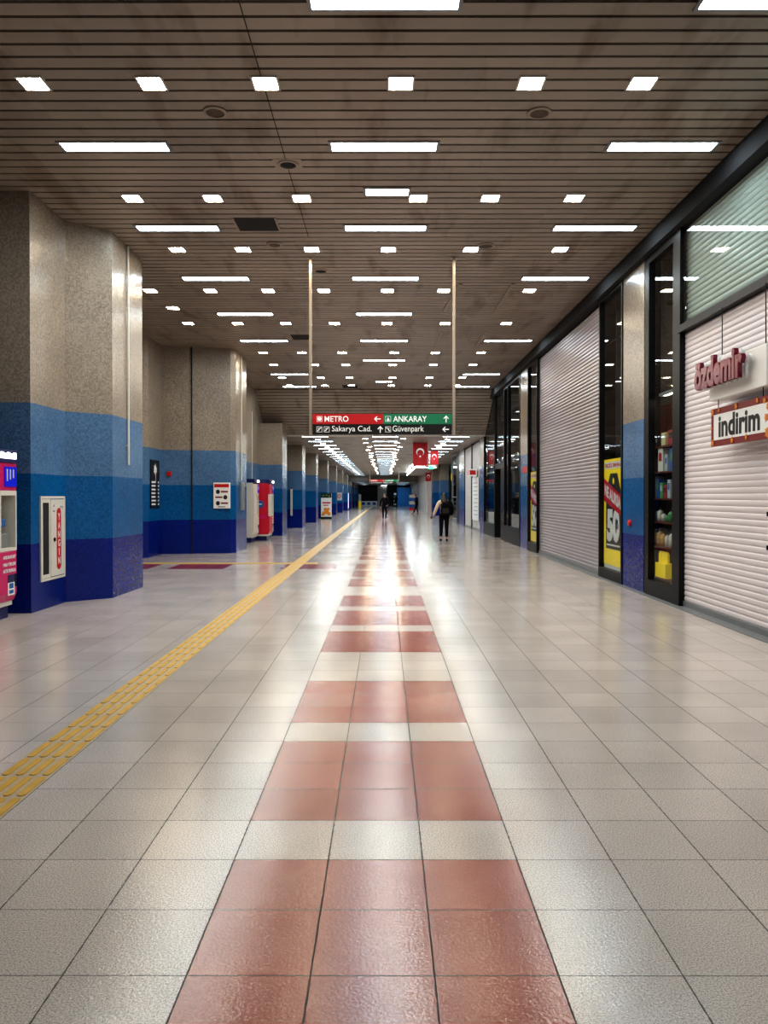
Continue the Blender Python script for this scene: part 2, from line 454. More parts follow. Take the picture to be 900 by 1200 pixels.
# sloping slatted bulkhead from the high to the low ceiling
P0 = Vector((0, 29.4, ZH)); P1 = Vector((0, 32.2, ZL)); d = (P1-P0); L = d.length; d.normalize(); nrm = Vector((0, -d.z, d.y)) * -1
k = 0; npz = 16; pit = L/npz
for k in range(npz):
    a = P0 + d*(k*pit); c = P0 + d*(k*pit+pit*.80)
    for (q0, q1) in ((a, c),):
        n0 = len(bb.v)
        up = Vector((0, .45, .88))*.03
        bb.v += [(-6, q0.y, q0.z), (XR+.0, q0.y, q0.z), (XR, q1.y, q1.z), (-6, q1.y, q1.z)]
        bb.v += [(-6, q0.y+.03, q0.z+.03), (XR, q0.y+.03, q0.z+.03), (XR, q1.y+.03, q1.z+.03), (-6, q1.y+.03, q1.z+.03)]
        for q in ((0,3,2,1),(4,5,6,7),(0,1,5,4),(1,2,6,5),(2,3,7,6),(3,0,4,7)):
            bb.f.append([n0+i for i in q]); bb.mi.append(0)
bb.face([(-6, P0.y+.06, P0.z+.06), (XR+3.8, P0.y+.06, P0.z+.06), (XR+3.8, P1.y+.06, P1.z+.06), (-6, P1.y+.06, P1.z+.06)], 1)
bb.box(-6, XR, 32.2, 32.32, ZL-.02, ZL+.05, 2)
o = bb.build('ceiling', [M['ceil'], M['black_void'], M['offwhite']]); tag(o, 'sloping slatted bulkhead stepping the ceiling down behind the hanging sign', 'ceiling', kind='structure')
lb = MB(); slats(lb, -6, 7.8, 32.35, 95, ZL)
lb.box(-6, 8, 32.3, 95, ZL+.06, ZL+.08, 1)
o = lb.build('ceiling', [M['ceil'], M['black_void']]); tag(o, 'lower slatted ceiling over the far half of the hall', 'ceiling', kind='structure')
fbk = MB(); fbk.box(-6, 8, 95, 95.1, ZF, ZL+.08, 0); slats(fbk, -6, 8, 95.1, 125, ZF, .6, .55); fbk.box(-6, 8, 95, 125.2, ZF+.06, ZF+.1, 1)
o = fbk.build('ceiling', [M['ceil'], M['black_void']]); tag(o, 'lowest ceiling step at the far end of the hall', 'ceiling', kind='structure')

# ------------------------------------------------------------------ walls and pillars (left)
def pillar(name, pts, z1, label, mat='mosaic'):
    o = MB().prism(pts, 0, z1).build(name, M[mat]); return tag(o, label, 'pillar', kind='structure')
p1 = pillar('mosaic_pillar', [(-8,10.28),(-4.68,10.28),(-4.67,11.38),(-4.145,11.85),(-4.13,13.27),(-8,13.27)], ZH,
       'big blue and grey mosaic pillar with stepped faces beside the fire cabinet')
p2 = pillar('mosaic_pillar', [(-13,19.4),(-6.12,19.4),(-5.96,19.62),(-5.96,20.85),(-4.2,21.2),(-4.09,21.4),(-4.09,23.0),(-13,23.0)], ZH,
       'wide blue and beige mosaic wall block with the white poster on its front')
o = MB().box(-5.215,-5.19,20.96,21.03,0,ZH-.01).build('trim_1', M['blackmat']); tag(o, 'black vertical joint in the wide mosaic block', 'trim', kind='structure')
wl = MB(); wl.box(-5.7,-5.6,-9,10.28,0,ZH+.06).box(-13.1,-13,10.28,23,0,ZH+.06).box(-5.05,-4.9,23,31.2,0,ZH+.06)
o = wl.build('wall_left', M['mosaic']); tag(o, 'left mosaic wall set back between the pillars', 'wall', kind='structure')
ys = [30.6, 38, 45.6, 54.6, 64.4, 74.2, 84, 94, 104, 114]
ords = ['first','second','third','fourth','fifth','sixth','seventh','eighth','ninth','tenth','eleventh','twelfth','thirteenth','fourteenth',
        'fifteenth','sixteenth','seventeenth','eighteenth','nineteenth','twentieth','twenty-first','twenty-second','twenty-third','twenty-fourth','twenty-fifth']
for i, yy in enumerate(ys):
    zt = ZL if i else ZL+.75
    w = .62 if i else .92
    pillar('mosaic_pillar', [(-4.03-w-.4, yy+.05), (-4.03-w, yy+.0), (-4.03, yy), (-4.02, yy+1.35), (-4.03-w-.4, yy+1.35)], (ZL if i < 7 else (ZL if yy < 94 else ZF)) if i else 4.42,
           'blue banded mosaic pillar of the long left colonnade, %s after the ticket machines' % ords[i])
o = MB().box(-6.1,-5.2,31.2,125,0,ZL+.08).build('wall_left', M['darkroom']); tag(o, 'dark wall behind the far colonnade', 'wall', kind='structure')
o = MB().box(-14,12,-9.1,-9,0,ZH+.1).build('wall_back', M['beige']); tag(o, 'plain wall behind the viewer', 'wall', kind='structure')

# conduits on the pillars
def conduit(x, y, z0, z1, label, r=.018):
    b = MB().tube((x, y, z0), (x, y, z1), r)
    zz = z0+.3
    while zz < z1: b.box(x-.03, x+.012, y-.03, y+.03, zz, zz+.02); zz += 1.1
    tag(b.build('conduit_pipe', M['offwhite']), label, 'pipe')
conduit(-4.115, 12.5, 2.05, ZH-.02, 'pale conduit pipe on the side face of the big near pillar')
conduit(-4.07, 22.1, 2.0, ZH-.02, 'pale conduit pipe down the corner of the wide mosaic block')
conduit(-4.88, 28.6, .05, ZH-.9, 'white pipe on the recessed wall behind the red machine')
b = MB().box(-4.09,-4.04,21.95,22.45,1.15,1.95); tag(b.build('junction_box', M['grey'], bevel=.01), 'flat grey metal cover below the conduit on the wide mosaic block', 'cover')

# ------------------------------------------------------------------ right shopfronts
def toward(g):
    """pane normals face the hall"""
    for p in g.data.polygons:
        if p.normal.x > 0: p.flip()

def window(n, y0, y1, z0, z1, label, fw=.07, xf=XR, bars=(), vbars=(), sill=.25, gm='glass', fm='black'):
    w = thing('window_%d' % n, label, 'window', kind='structure')
    b = MB()
    b.box(xf-.03, xf+.08, y0, y0+fw, z0, z1); b.box(xf-.03, xf+.08, y1-fw, y1, z0, z1)
    b.box(xf-.03, xf+.08, y0+fw, y1-fw, z0, z0+sill); b.box(xf-.03, xf+.08, y0+fw, y1-fw, z1-fw, z1)
    for zb in bars: b.box(xf-.03, xf+.08, y0+fw, y1-fw, zb-.03, zb+.03)
    for yb_ in vbars: b.box(xf-.03, xf+.08, yb_-.03, yb_+.03, z0+sill, z1-fw)
    b.build('window_frame', M[fm], w)
    g = MB().face([(xf+.02,y0+fw,z0+sill),(xf+.02,y1-fw,z0+sill),(xf+.02,y1-fw,z1-fw),(xf+.02,y0+fw,z1-fw)]).build('pane', M[gm], w); toward(g)
    return w
ZB = 5.30
window(1, 11.05, 12.30, 0, ZB, 'tall black framed display window with shelves of toiletries behind', fw=.12)
window(2, 13.55, 15.02, 0, ZB, 'black framed shop window holding the large yellow sale poster', fw=.06, sill=.2)
window(3, 21.12, 22.52, 0, ZB, 'narrow shop window with the second yellow sale poster', fw=.06)
window(4, 23.82, 27.0, 0, ZB, 'tall shop window with the hooded blue jacket mannequin', fw=.09, sill=.55, vbars=(26.1,) )
window(5, 29.3, 32.5, 0, ZB-.0, 'tall shop window with long blue garments behind', fw=.09, sill=.5)
window(6, 44.7, 47.9, 0, ZL, 'last pale shop window before the side passage', fw=.1, bars=(1.5,), fm='grey')

def shutter(y0, y1, z0, z1, x, mat, label, pitch=.075, amp=.014, rails=True, extra=None):
    t = thing('roller_shutter', label, 'shutter', (x, (y0+y1)/2, z0), 0)
    b = MB(); prof = []
    z = z0+.08; n = int((z1-z)/pitch)
    for i in range(n):
        zz = z + i*pitch
        for u, a in ((0, 0), (.12, .55), (.32, .95), (.55, 1), (.78, .8), (.93, .35)):
            prof.append((zz+u*pitch, a*amp))
    prof.append((z+n*pitch, 0))
    hy = (y1-y0)/2
    for (za, a), (zb, c) in zip(prof[:-1], prof[1:]):
        b.face([(-a, -hy, za-z0), (-a, hy, za-z0), (-c, hy, zb-z0), (-c, -hy, zb-z0)])
    o = b.build('slat_curtain', mat, t, smooth=False)
    MB().box(-.03, .02, -hy, hy, 0, .085).build('bottom_bar', M['grey'], t, bevel=.005)
    if rails:
        for s_ in (-1, 1):
            ya, yb = sorted((s_*hy, s_*(hy-.05)))
            MB().box(-.04, .04, ya, yb, 0, z1-z0).build('guide_rail', M['black'], t)
    return t
sh1 = shutter(4.6, 10.96, 0, 3.83, XR+.06, M['white_shutter'], 'white roller shutter behind the indirim sign, pulled down to the floor')
sh1u = shutter(4.6, 10.96, 3.93, 5.36, XR+.09, M['blue_shutter'], 'pale shutter behind the high transom glass above the white one', rails=False)
sh2 = shutter(15.06, 21.08, 0, ZB, XR+.04, M['grey_shutter'], 'tall grey metal roller shutter between the two yellow posters')
sh3 = shutter(34.0, 37.2, 0, ZL-.02, XR+.04, M['pale_shutter'], 'pale grey shutter with a white notice board in front')
sh4 = shutter(37.4, 40.5, 0, ZL-.02, XR+.04, M['pale_shutter'], 'plain pale shutter just past the shutter with the white board')
# lock slots on the white shutter
for (yy, zz) in ((8.52, 1.35), (8.52, .98)):
    b = MB().box(XR+.055, XR+.075, yy-.03, yy+.03, zz-.07, zz+.07).box(XR+.03, XR+.06, yy-.012, yy+.012, zz-.02, zz+.03)
    tag(b.build('shutter_lock', M['black'], bevel=.004), 'small black lock on the white shutter, %s one' % ('upper' if zz > 1.2 else 'lower'), 'lock')
# frame round the near bay
t = thing('window_7', 'high transom window with reflections above the white shutter', 'window', kind='structure')
b = MB().box(XR-.05, XR+.06, 4.6, 10.96, 3.83, 3.93).box(XR-.03, XR+.05, 10.90, 11.05, 0, ZB+.1).box(XR-.03, XR+.05, 4.5, 4.6, 0, ZB+.1)
b.build('window_frame', M['black'], t)
toward(MB().face([(XR,4.6,3.94),(XR,10.9,3.94),(XR,10.9,5.36),(XR,4.6,5.36)]).build('pane', M['glass_up'], t))
b = MB().box(XR-.12, XR+.35, -9, 32.4, 5.30, ZH-.005)
tag(b.build('trim_2', M['blackmat']), 'black beam along the top of the shopfronts', 'trim', kind='structure')
b = MB().box(XR, XR+.2, -9, 4.5, 0, 5.3).box(XR+.02, XR+.25, 47.9, 48.1, 0, ZL).box(XR-.02, XR+.2, 27.0, 27.12, 0, 5.3).box(XR-.02, XR+.2, 29.2, 29.3, 0, 5.3)
b.box(XR-.01, XR+.2, 32.5, 32.62, 0, 5.3).box(XR-.01, XR+.3, 43.35, 44.7, 0, ZL).box(XR-.01, XR+.2, 12.30, 12.44, 0, 5.3)
b.box(XR-.01, XR+.2, 37.2, 37.4, 0, ZL).box(XR-.02, XR+.2, 27.12, 29.2, 2.55, 2.75)
tag(b.build('wall_right', M['black']), 'black posts and piers of the right shopfront wall', 'wall', kind='structure')
def rp(y0, y1, z1, lab):
    o = MB().box(XR-.015, XR+.6, y0, y1, 0, z1).build('mosaic_pillar', M['mosaic']); tag(o, lab, 'pillar', kind='structure')
rp(12.44, 13.53, 5.3, 'mosaic pillar between the toiletries window and the big yellow poster')
rp(22.54, 23.80, 5.3, 'mosaic pillar between the second poster and the mannequin window')
rp(32.62, 33.95, ZL+1.2, 'mosaic pillar at the foot of the ceiling step on the shop side')
rp(40.55, 43.3, ZL, 'wide mosaic pillar after the pale shutters on the shop side')
# threshold strip in front of the shutters
tag(MB().box(XR-.12, XR+.1, 4.5, 21.1, 0, .012).build('trim_3', M['grey']), 'metal threshold under the shutters', 'trim', kind='structure')
# shop interiors
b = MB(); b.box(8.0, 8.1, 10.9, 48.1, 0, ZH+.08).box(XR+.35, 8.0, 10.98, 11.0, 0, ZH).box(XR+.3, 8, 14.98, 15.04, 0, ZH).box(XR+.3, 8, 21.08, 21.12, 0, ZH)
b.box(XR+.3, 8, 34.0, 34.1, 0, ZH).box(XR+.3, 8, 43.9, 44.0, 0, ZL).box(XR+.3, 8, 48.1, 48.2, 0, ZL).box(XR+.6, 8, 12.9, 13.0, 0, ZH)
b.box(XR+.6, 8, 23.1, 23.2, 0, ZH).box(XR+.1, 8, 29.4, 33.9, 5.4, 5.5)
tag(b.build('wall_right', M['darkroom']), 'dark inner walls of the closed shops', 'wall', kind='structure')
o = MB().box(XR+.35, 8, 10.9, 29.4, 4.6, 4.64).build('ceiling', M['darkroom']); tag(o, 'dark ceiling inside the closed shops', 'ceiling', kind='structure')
# door of the clothes shop
t = thing('door_1', 'dark open doorway with a half drawn black shutter beside the mannequin window', 'door', kind='structure')
b = MB()
zz = .03
while zz < 2.5:
    b.box(XR-.005, XR+.02, 27.12, 27.9, zz, zz+.05); zz += .065
b.build('door_leaf', M['black'], t)
toward(MB().face([(XR+.02,27.12,2.75),(XR+.02,29.2,2.75),(XR+.02,29.2,5.25),(XR+.02,27.12,5.25)]).build('pane', M['glass'], t))

# far right: side passage, stepped pillar, wall
o = MB().prism([(4.3,60.2),(4.95,60.2),(4.95,64.5),(3.87,64.5),(3.87,62.5),(4.3,62.5)], 0, ZL).build('mosaic_pillar', M['mosaic'])
tag(o, 'stepped blue mosaic pillar beyond the side passage near the flags', 'pillar', kind='structure')
b = MB().box(3.98, 4.3, 66.5, 72.5, 0, ZL, 0).box(3.95, 4.3, 73, 92, 0, 3.0, 1).box(4.0, 4.3, 64.5, 125, 0, ZL, 0).box(7.8, 8, 48.2, 66.5, 0, ZL, 2)
yy = 74.6
while yy < 92: b.box(3.93, 3.955, yy, yy+.08, 0, 3.0, 2); yy += 1.6
b.box(4.3, 8, 64.5, 64.7, 0, ZL, 2)
tag(b.build('wall_right', [M['pinkwall'], M['lightgrey'], M['grey']]), 'pinkish and pale grey panelled far part of the right wall', 'wall', kind='structure')
# lit soffit over the far right
t = thing('trim_4', 'lowered soffit with a white light line along its edge', 'trim', kind='structure')
MB().box(2.35, 4.1, 60, 82, 3.72, ZL-.01).build('soffit_box', M['ceil'], t)
MB().box(2.30, 2.36, 60, 82, 3.74, 3.82).box(2.3, 3.9, 59.93, 60, 3.74, 3.82).build('light_line', M['tube'], t)
tag(MB().box(3.35, 3.75, 59.85, 59.92, 3.66, 3.86).build('exit_sign', M['green_glow']), 'small green exit sign on the lit soffit edge', 'sign')

# end wall
b = MB().box(-6, 8, 125, 125.2, 0, ZF+.1, 0)
b.box(-1.15, .3, 122, 125, 0, ZF, 1)                 # beige pier
b.box(1.9, 3.9, 118, 125, 0, 2.9, 2)                 # blue block
tag(b.build('wall_end', [M['darkroom'], M['beige'], M['blue_glow']]), 'far end wall with a beige pier and a bright blue block', 'wall', kind='structure')
t = thing('shop_counter', 'white and blue lit shop counter below dark display at the hall end', 'counter', (-2.5,121,0))
MB().box(-1.4, 1.3, -.3, .3, 0, .8).build('counter_front', M['white'], t, bevel=.03)
for i in range(3): MB().box(-1.1+i*.85, -.6+i*.85, -.33, -.3, .2, .6).build('blue_panel', M['cloth_blue'], t)
MB().box(-1.4, 1.3, .4, .6, .8, 2.2).build('back_display', M['blackmat'], t)
t = thing('totem_sign', 'small yellow totem beside the last left pillar', 'totem', (-3.35,104,0))
MB().box(-.17, .17, -.08, .08, .9, 1.8).build('upper_panel', M['white_card'], t, bevel=.02)
MB().box(-.17, .17, -.08, .08, 0, .9).build('lower_panel', M['poster_yellow'], t, bevel=.02)

# ------------------------------------------------------------------ ceiling lights
def downlight(z, em, nm='square_downlight'):
    t = thing(nm, '', 'ceiling light', (0,0,z))
    b = MB(); r, q = .130, .112
    for (xa, xb, ya, yb) in ((-r,r,-r,-q),(-r,r,q,r),(-r,-q,-q,q),(q,r,-q,q)): b.box(xa, xb, ya, yb, -.012, .03)
    b.build('trim_frame', M['offwhite'], t)
    MB().face([(-q,-q,-.006),(q,-q,-.006),(q,q,-.006),(-q,q,-.006)]).build('diffuser', em, t)
    return t
def tubelight(z, L, em, w=.105):
    t = thing('fluorescent_light', '', 'ceiling light', (0,0,z))
    b = MB(); a, c = L/2, w
    b.box(-a-.035, a+.035, -c-.03, -c, -.012, .03).box(-a-.035, a+.035, c, c+.03, -.012, .03).box(-a-.035, -a, -c, c, -.012, .03).box(a, a+.035, -c, c, -.012, .03)
    b.build('trim_frame', M['grey'], t)
    MB().face([(-a,-c,-.004),(a,-c,-.004),(a,c,-.004),(-a,c,-.004)]).build('diffuser', em, t)
    return t
def gx(x, y, K=3666): Y = K/(581.5-y); return ((x-451)*Y/912, Y)

rows = [(7.61, (-3.42,-2.27,-1.16,.155,1.42,2.50)), (10.53, (-3.40,-2.32,-1.12,.45,1.42,2.55)), (12.71, (-3.38,-2.31,-1.19,.06,1.40,2.85)),
        (15.24, (-4.58,-3.41,-2.28,-1.19,.05,1.15,2.82)), (16.63, (-4.52,)), (18.12, (-4.57,-3.42,-2.30,-1.17,.05,1.40,2.82)),
        (21.8, (-3.40,-2.32,-1.19,.26,1.41,2.69)), (23.8, (-3.39,-2.14,-1.20,.24,1.48,2.69)), (26.4, (-3.48,-2.17,-1.20,.26,1.51,2.62)),
        (28.25, (-3.45,-2.17,-1.21,.24,1.55,2.61))]
D0 = downlight(ZH, M['down'])
first = True
for ri, (Y, xs) in enumerate(rows):
    for xi, x in enumerate(xs):
        if len(xs) == 1: lab = 'single square downlight standing out of line beside the blue and beige mosaic block'
        else: lab = 'small square warm downlight, %s from the pillars in %s row of the high ceiling' % (ords[xi], ords[ri-(1 if ri > 4 else 0)])
        if first: o = D0; o.location = (x, Y, ZH); o['label'] = lab; first = False
        else: o = dup(D0, (x, Y, ZH), lab)
        o['group'] = 'square downlights of the high ceiling'
for Y in (4.9, 2.2, -.6, -3.4):  # unseen downlights, added only to light the near hall
    for x in (2.4,):
        dup(D0, (x, Y, ZH), 'unseen square downlight added for light above and behind the viewer', 'added unseen downlights overhead')
# fluorescents
F0 = tubelight(ZH, 1.2, M['tube'])
frows = [(6.35, (0.0, 3.18)), (8.98, (-3.1, -.01, 3.18)), (11.7, (-3.1, .01, 3.14)), (14.4, (-3.12, .01, 3.14)), (17.2, (-3.08, -.02)), (20.15, (-3.12, -.02, 3.18)),
         (23.05, (-.02,)), (25.7, (-3.14, 3.18)), (28.55, (-3.12, 3.22))]
first = True
for ri, (Y, xs) in enumerate(frows):
    for x in xs:
        pos = 'pillar side' if x < -1 else ('middle line' if x < 1 else 'shop side')
        lab = 'long cool white fluorescent panel on the %s, %s row of the high ceiling' % (pos, ords[ri])
        if first: o = F0; o.location = (x, Y, ZH); o['label'] = lab; first = False
        else: o = dup(F0, (x, Y, ZH), lab)
        o['group'] = 'fluorescent panels of the high ceiling'
for Y in (3.6, .6, -2.4, -5.4):  # unseen panels added out of frame to light the near floor
    dup(F0, (1.2, Y, ZH), 'unseen fluorescent panel added for light above and behind the viewer', 'added unseen fluorescent panels overhead')
H0 = tubelight(ZH, .56, M['tube']); H0.location = (.03, 10.31, ZH); tag(H0, 'short half length fluorescent panel on the middle line', 'ceiling light')
dup(H0, (-.03, 27.3, ZH), 'short fluorescent panel near the ceiling step on the middle line')
# low ceiling
D1 = downlight(ZL, M['down']); F1 = tubelight(ZL, 1.1, M['tube2'])
fd = ff = True
lows = [('pillar side', -2.93, 0, 23), ('middle line', .02, 0, 22), ('shop side', 3.0, 0, 10)]
for nm, x, a, n_ in lows:
    for i in range(n_):
        Y = 32.75 + 2.75*i
        lab = 'cool fluorescent panel on the %s of the lower ceiling, %s after the step' % (nm, ords[i])
        if ff: o = F1; o.location = (x, Y, ZL); o['label'] = lab; ff = False
        else: o = dup(F1, (x, Y, ZL), lab)
        o['group'] = 'fluorescent panels of the lower ceiling'
for nm, x, n_, off in (('pillar side', -2.93, 21, 1.37), ('pillar half of the middle', -.80, 20, 1.0), ('shop half of the middle', .68, 20, 1.0), ('shop side', 2.75, 9, 1.37)):
    for i in range(n_):
        Y = 32.75 + off + 2.75*i
        lab = 'downlight of the lower ceiling, %s, %s after the step' % (nm, ords[i])
        if fd: o = D1; o.location = (x, Y, ZL); o['label'] = lab; fd = False
        else: o = dup(D1, (x + (0 if abs(x) > 1 else random.uniform(-.12, .12)), Y, ZL), lab)
        o['group'] = 'downlights of the lower ceiling'
k = 0
for Y in (98, 104, 110, 116, 122):
    for x in (-3, 0, 2.5):
        dup(F1, (x, Y, ZF), 'cool fluorescent panel in the far lowest ceiling, %s row, %s' % (ords[k//3], ('pillar side','middle','shop side')[k % 3]), 'fluorescent panels of the far end'); k += 1

# ceiling vents, speakers, hatches
def round_vent(x, y, z, r, label, square=False):
    t = thing('ceiling_speaker', label, 'ceiling speaker', (x, y, z))
    b = MB()
    b.lathe([(r, .0), (r, -.014), (r*.78, -.02), (r*.74, -.004)], seg=28)
    if square: b.box(-r*1.35, r*1.35, -r*1.2, r*1.2, -.004, .0)
    b.build('rim', M['ceil'] if square else M['offwhite_dim'], t, smooth=False)
    g = MB(); g.lathe([(r*.75, -.008), (r*.5, -.012), (0.001, -.012)], seg=24)
    g.build('grille', M['blackmat'] if square else M['dimgrille'], t)
M['offwhite_dim'] = pm('vent_rim', (.30, .25, .2, 1), .5); M['dimgrille'] = pm('vent_grille', (.09, .06, .045, 1), .7)
round_vent(*gx(253, 133), ZH, .125, 'round ceiling speaker near the first row of downlights, pillar side')
round_vent(*gx(631, 134), ZH, .125, 'round ceiling speaker near the first row of downlights, shop side')
round_vent(*gx(338, 194), ZH, .125, 'dark round ceiling opening in a square plate', True)
round_vent(*gx(322, 287), ZH, .125, 'round ceiling speaker near the third downlight row, pillar side')
round_vent(*gx(569, 288.5), ZH, .14, 'round ceiling speaker near the third downlight row, shop side')
round_vent(*gx(376, 318), ZH, .13, 'dark round ceiling opening just behind the sign pole', True)
def hatch(x0, x1, y0, y1, label, name='ceiling_hatch'):
    t = thing(name, label, 'ceiling opening', ((x0+x1)/2, (y0+y1)/2, ZH))
    a, c = (x1-x0)/2, (y1-y0)/2
    MB().box(-a, a, -c, c, -.006, .0).build('dark_opening', M['blackmat'], t)
    b = MB().box(-a-.03, -a, -c, c, -.012, 0).box(a, a+.03, -c, c, -.012, 0); b.build('edge_trim', M['offwhite_dim'], t)
hatch(-2.19, -1.60, 11.28, 11.82, 'open black square gap in the ceiling between two fluorescent panels')
hatch(-2.35, -1.85, 19.4, 20.0, 'small dark gap beside a fluorescent panel further along the ceiling')
hatch(-1.55, -1.0, 28.2, 28.9, 'dark gap at the edge of the ceiling step')
def strip(p0, p1, label):
    (xa, ya), (xb, yb) = p0, p1
    d = Vector((xb-xa, yb-ya, 0)).normalized(); n = Vector((-d.y, d.x, 0))*.035
    pts = [(xa-n.x, ya-n.y), (xb-n.x, yb-n.y), (xb+n.x, yb+n.y), (xa+n.x, ya+n.y)]
    tag(MB().prism(pts, ZH-.02, ZH).build('ceiling_batten', M['offwhite_dim']), label, 'batten')
strip((1.43, 14.75), (1.28, 16.95), 'pale batten edging a ceiling patch just past the sign pole')
strip((2.42, 14.75), (2.40, 17.1), 'pale batten edging the same ceiling patch towards the shops')
strip((1.40, 19.05), (1.35, 21.1), 'pale batten on a ceiling patch further back near the middle')
strip((2.47, 19.05), (2.44, 21.1), 'pale batten on a ceiling patch further back towards the shops')
tag(MB().box(-1.19,-1.18,-8,12.1,ZH-.002,ZH+.001).build('trim_5', M['blackmat']), 'thin butt joint line across the slats', 'trim', kind='structure')

# ------------------------------------------------------------------ hanging signs
def hanging_sign(Y, label, full=True):
    t = thing('hanging_sign', label, 'sign', (0, Y, 2.59))
    zt = (ZH if Y < 29 else ZL) - 2.59
    for x in (-1.255, 1.165):
        b = MB().box(x-.022, x+.022, -.02, .02, -.03, zt); b.box(x-.05, x+.05, -.05, .05, zt-.012, zt); b.build('pole', M['chrome'], t)
    xa, xm, xb = -1.215, -.03, 1.125
    lp = MB().box(xa, xb, -.05, .05, 0, .170).build('lower_panel', M['signblack'], t)
    rpn = MB().box(xa, xm, -.05, .05, .175, .345).build('upper_panel', M['red'], t); rpn['label'] = 'red upper panel'
    gpn = MB().box(xm, xb, -.05, .05, .175, .345).build('upper_panel', M['green'], t); gpn['label'] = 'green upper panel'
    for (a, b_) in ((-1.255, xa), (xb, 1.165)):
        for z in (.05, .28): MB().box(a, b_, -.012, .012, z, z+.03).build('bracket', M['chrome'], t)
    W = M['sign_white']; s = 1/5*13.16/912
    def X(zx): return (360+zx*.2-451)*13.16/912
    fr = F_CAM; w = -.0515
    text('METRO', X(243)-X(103), .098, W, fr, (X(103), w, .212), rpn, bold=.015)
    text('ANKARAY', X(700)-X(503), .098, W, fr, (X(503), w, .212), gpn, bold=.015)
    text('Sakarya Cad.', X(378)-X(146), .122, W, fr, (X(146), w, .022), lp, bold=.0)
    text('Güvenpark', X(682)-X(500), .130, W, fr, (X(500), w, .018), lp, bold=.0)
    for (zx, z, an) in ((411, .26, PI/2), (812, .26, 0), (428, .085, 0), (809, .085, PI/2)):
        poly(arrow(.115, an), .002, W, fr, (X(zx), w, z), lp if z < .2 else (rpn if zx < 442 else gpn), 'arrow')
    # pictograms: rounded outline square with a simple glyph
    def icon(zx, z, kind):
        r = .047; q = .041
        b = MB()
        for (a, c, e, f) in ((-r, r, -r, -q), (-r, r, q, r), (-r, -q, -q, q), (q, r, -q, q)): b.box(a, c, e, f, 0, .002)
        if kind == 'train':
            b.prism([(-.035,-.005),(-.02,-.03),(.02,-.03),(.035,-.005),(.035,.012),(-.035,.012)], 0, .002)
            b.box(-.028,.028,.018,.034,0,.002).box(-.03,-.018,.012,.02,0,.002).box(.018,.03,.012,.02,0,.002)
        elif kind == 'tower':
            b.prism([(-.014,-.034),(.014,-.034),(.014,.0),(.0,.034),(-.014,.0)], 0, .002)
            b.box(-.028,-.02,-.034,-.01,0,.002).box(.02,.028,-.034,-.01,0,.002)
        else:
            m_ = 1 if kind == 'up' else -1
            b.prism([(m_*x_, y_) for x_, y_ in ((-.034,-.03),(-.016,-.03),(.02,.018),(.036,.018),(.036,.03),(.014,.03),(-.022,-.018),(-.034,-.018))][::m_], 0, .002)
            b.box(-m_*.014-.006, -m_*.014+.006, .0, .022, 0, .002)
        put(b.build('pictogram', W, lp if z < .2 else (rpn if zx < 442 else gpn)), fr, (X(zx), w, z))
    icon(74, .26, 'train'); icon(474, .26, 'tower'); icon(73, .085, 'up'); icon(116, .085, 'up'); icon(474, .085, 'down')
    return t
hanging_sign(13.16, 'overhead direction sign reading METRO and ANKARAY hung nearest, on two poles')
hanging_sign(64.7, 'small far overhead direction sign of the same red and green kind')

# ------------------------------------------------------------------ Turkish flags and pennant
def flag(x0, x1, z0, z1, Y, label, rope=True, rotd=0):
    t = thing('hanging_flag', label, 'flag', ((x0+x1)/2, Y, z0))
    w = x1-x0; h = z1-z0
    def wave(u, v): return .035*math.sin(u/w*7+1)+.02*math.sin(v*3)
    b = MB(); nx, nz = 14, 14
    for i in range(nx):
        for j in range(nz):
            q = []
            for (a, c) in ((i, j), (i+1, j), (i+1, j+1), (i, j+1)):
                u = -w/2+w*a/nx; v = h*c/nz; q.append((u, wave(u, v), v))
            b.face(q)
    b.build('cloth', M['flag_red'], t, smooth=True)
    # crescent opening downwards, star under it
    cx, cz, R = 0, h*.60, w*.27; pts = []
    for k in range(25):
        a = math.radians(-90+28+ (360-56)*k/24); pts.append((R*math.cos(a), R*math.sin(a)))
    r2 = R*.8; c2 = -R*.25
    inner = []
    for k in range(25):
        a = math.radians(-90+48+(360-96)*k/24); inner.append((r2*math.cos(a), c2+r2*math.sin(a)))
    cr = MB()
    for (a, c, e, f) in zip(pts[:-1], pts[1:], inner[1:], inner[:-1]):
        cr.face([(p[0]+cx, wave(p[0]+cx, cz+p[1])-.006, cz+p[1]) for p in (a, c, e, f)])
    cr.build('crescent', M['sign_white'], t)
    st = MB(); c0 = (0, h*.42 - w*.02); sr = w*.10; pp = []
    for k in range(10):
        a = PI/2+k*PI/5; r = sr if k % 2 == 0 else sr*.4; pp.append((c0[0]+r*math.cos(a), c0[1]+r*math.sin(a)))
    st.face([(p[0], wave(*p)-.007, p[1]) for p in pp]); st.build('star', M['sign_white'], t)
    b = MB().tube((-w/2-.03, 0, h+.01), (w/2+.03, 0, h+.01), .012)
    for s_ in (-1, 1): b.tube((s_*w*.45, 0, h+.01), (s_*w*.45, 0, (ZL if Y < 90 else ZF)-z0), .005, 6)
    b.build('hanging_rod', M['grey'], t)
    return t
flag(1.30, 1.97, 2.96, 4.02, 36.0, 'large red Turkish flag hanging just right of the direction sign')
flag(2.42, 2.85, 3.23, 3.98, 41.5, 'smaller red flag hanging just behind the large one')
flag(3.3, 3.75, 2.75, 3.45, 63, 'small distant red flag under the lit soffit edge')
t = thing('pennant', 'narrow red pennant with white marks hanging between the two bigger flags', 'pennant', (2.13, 39.5, 3.0))
MB().box(-.09, .09, -.005, .005, 0, .8).build('cloth', M['flag_red'], t)
b = MB()
for i in range(5): b.box(-.05, .05, -.008, -.005, .08+i*.13, .17+i*.13)
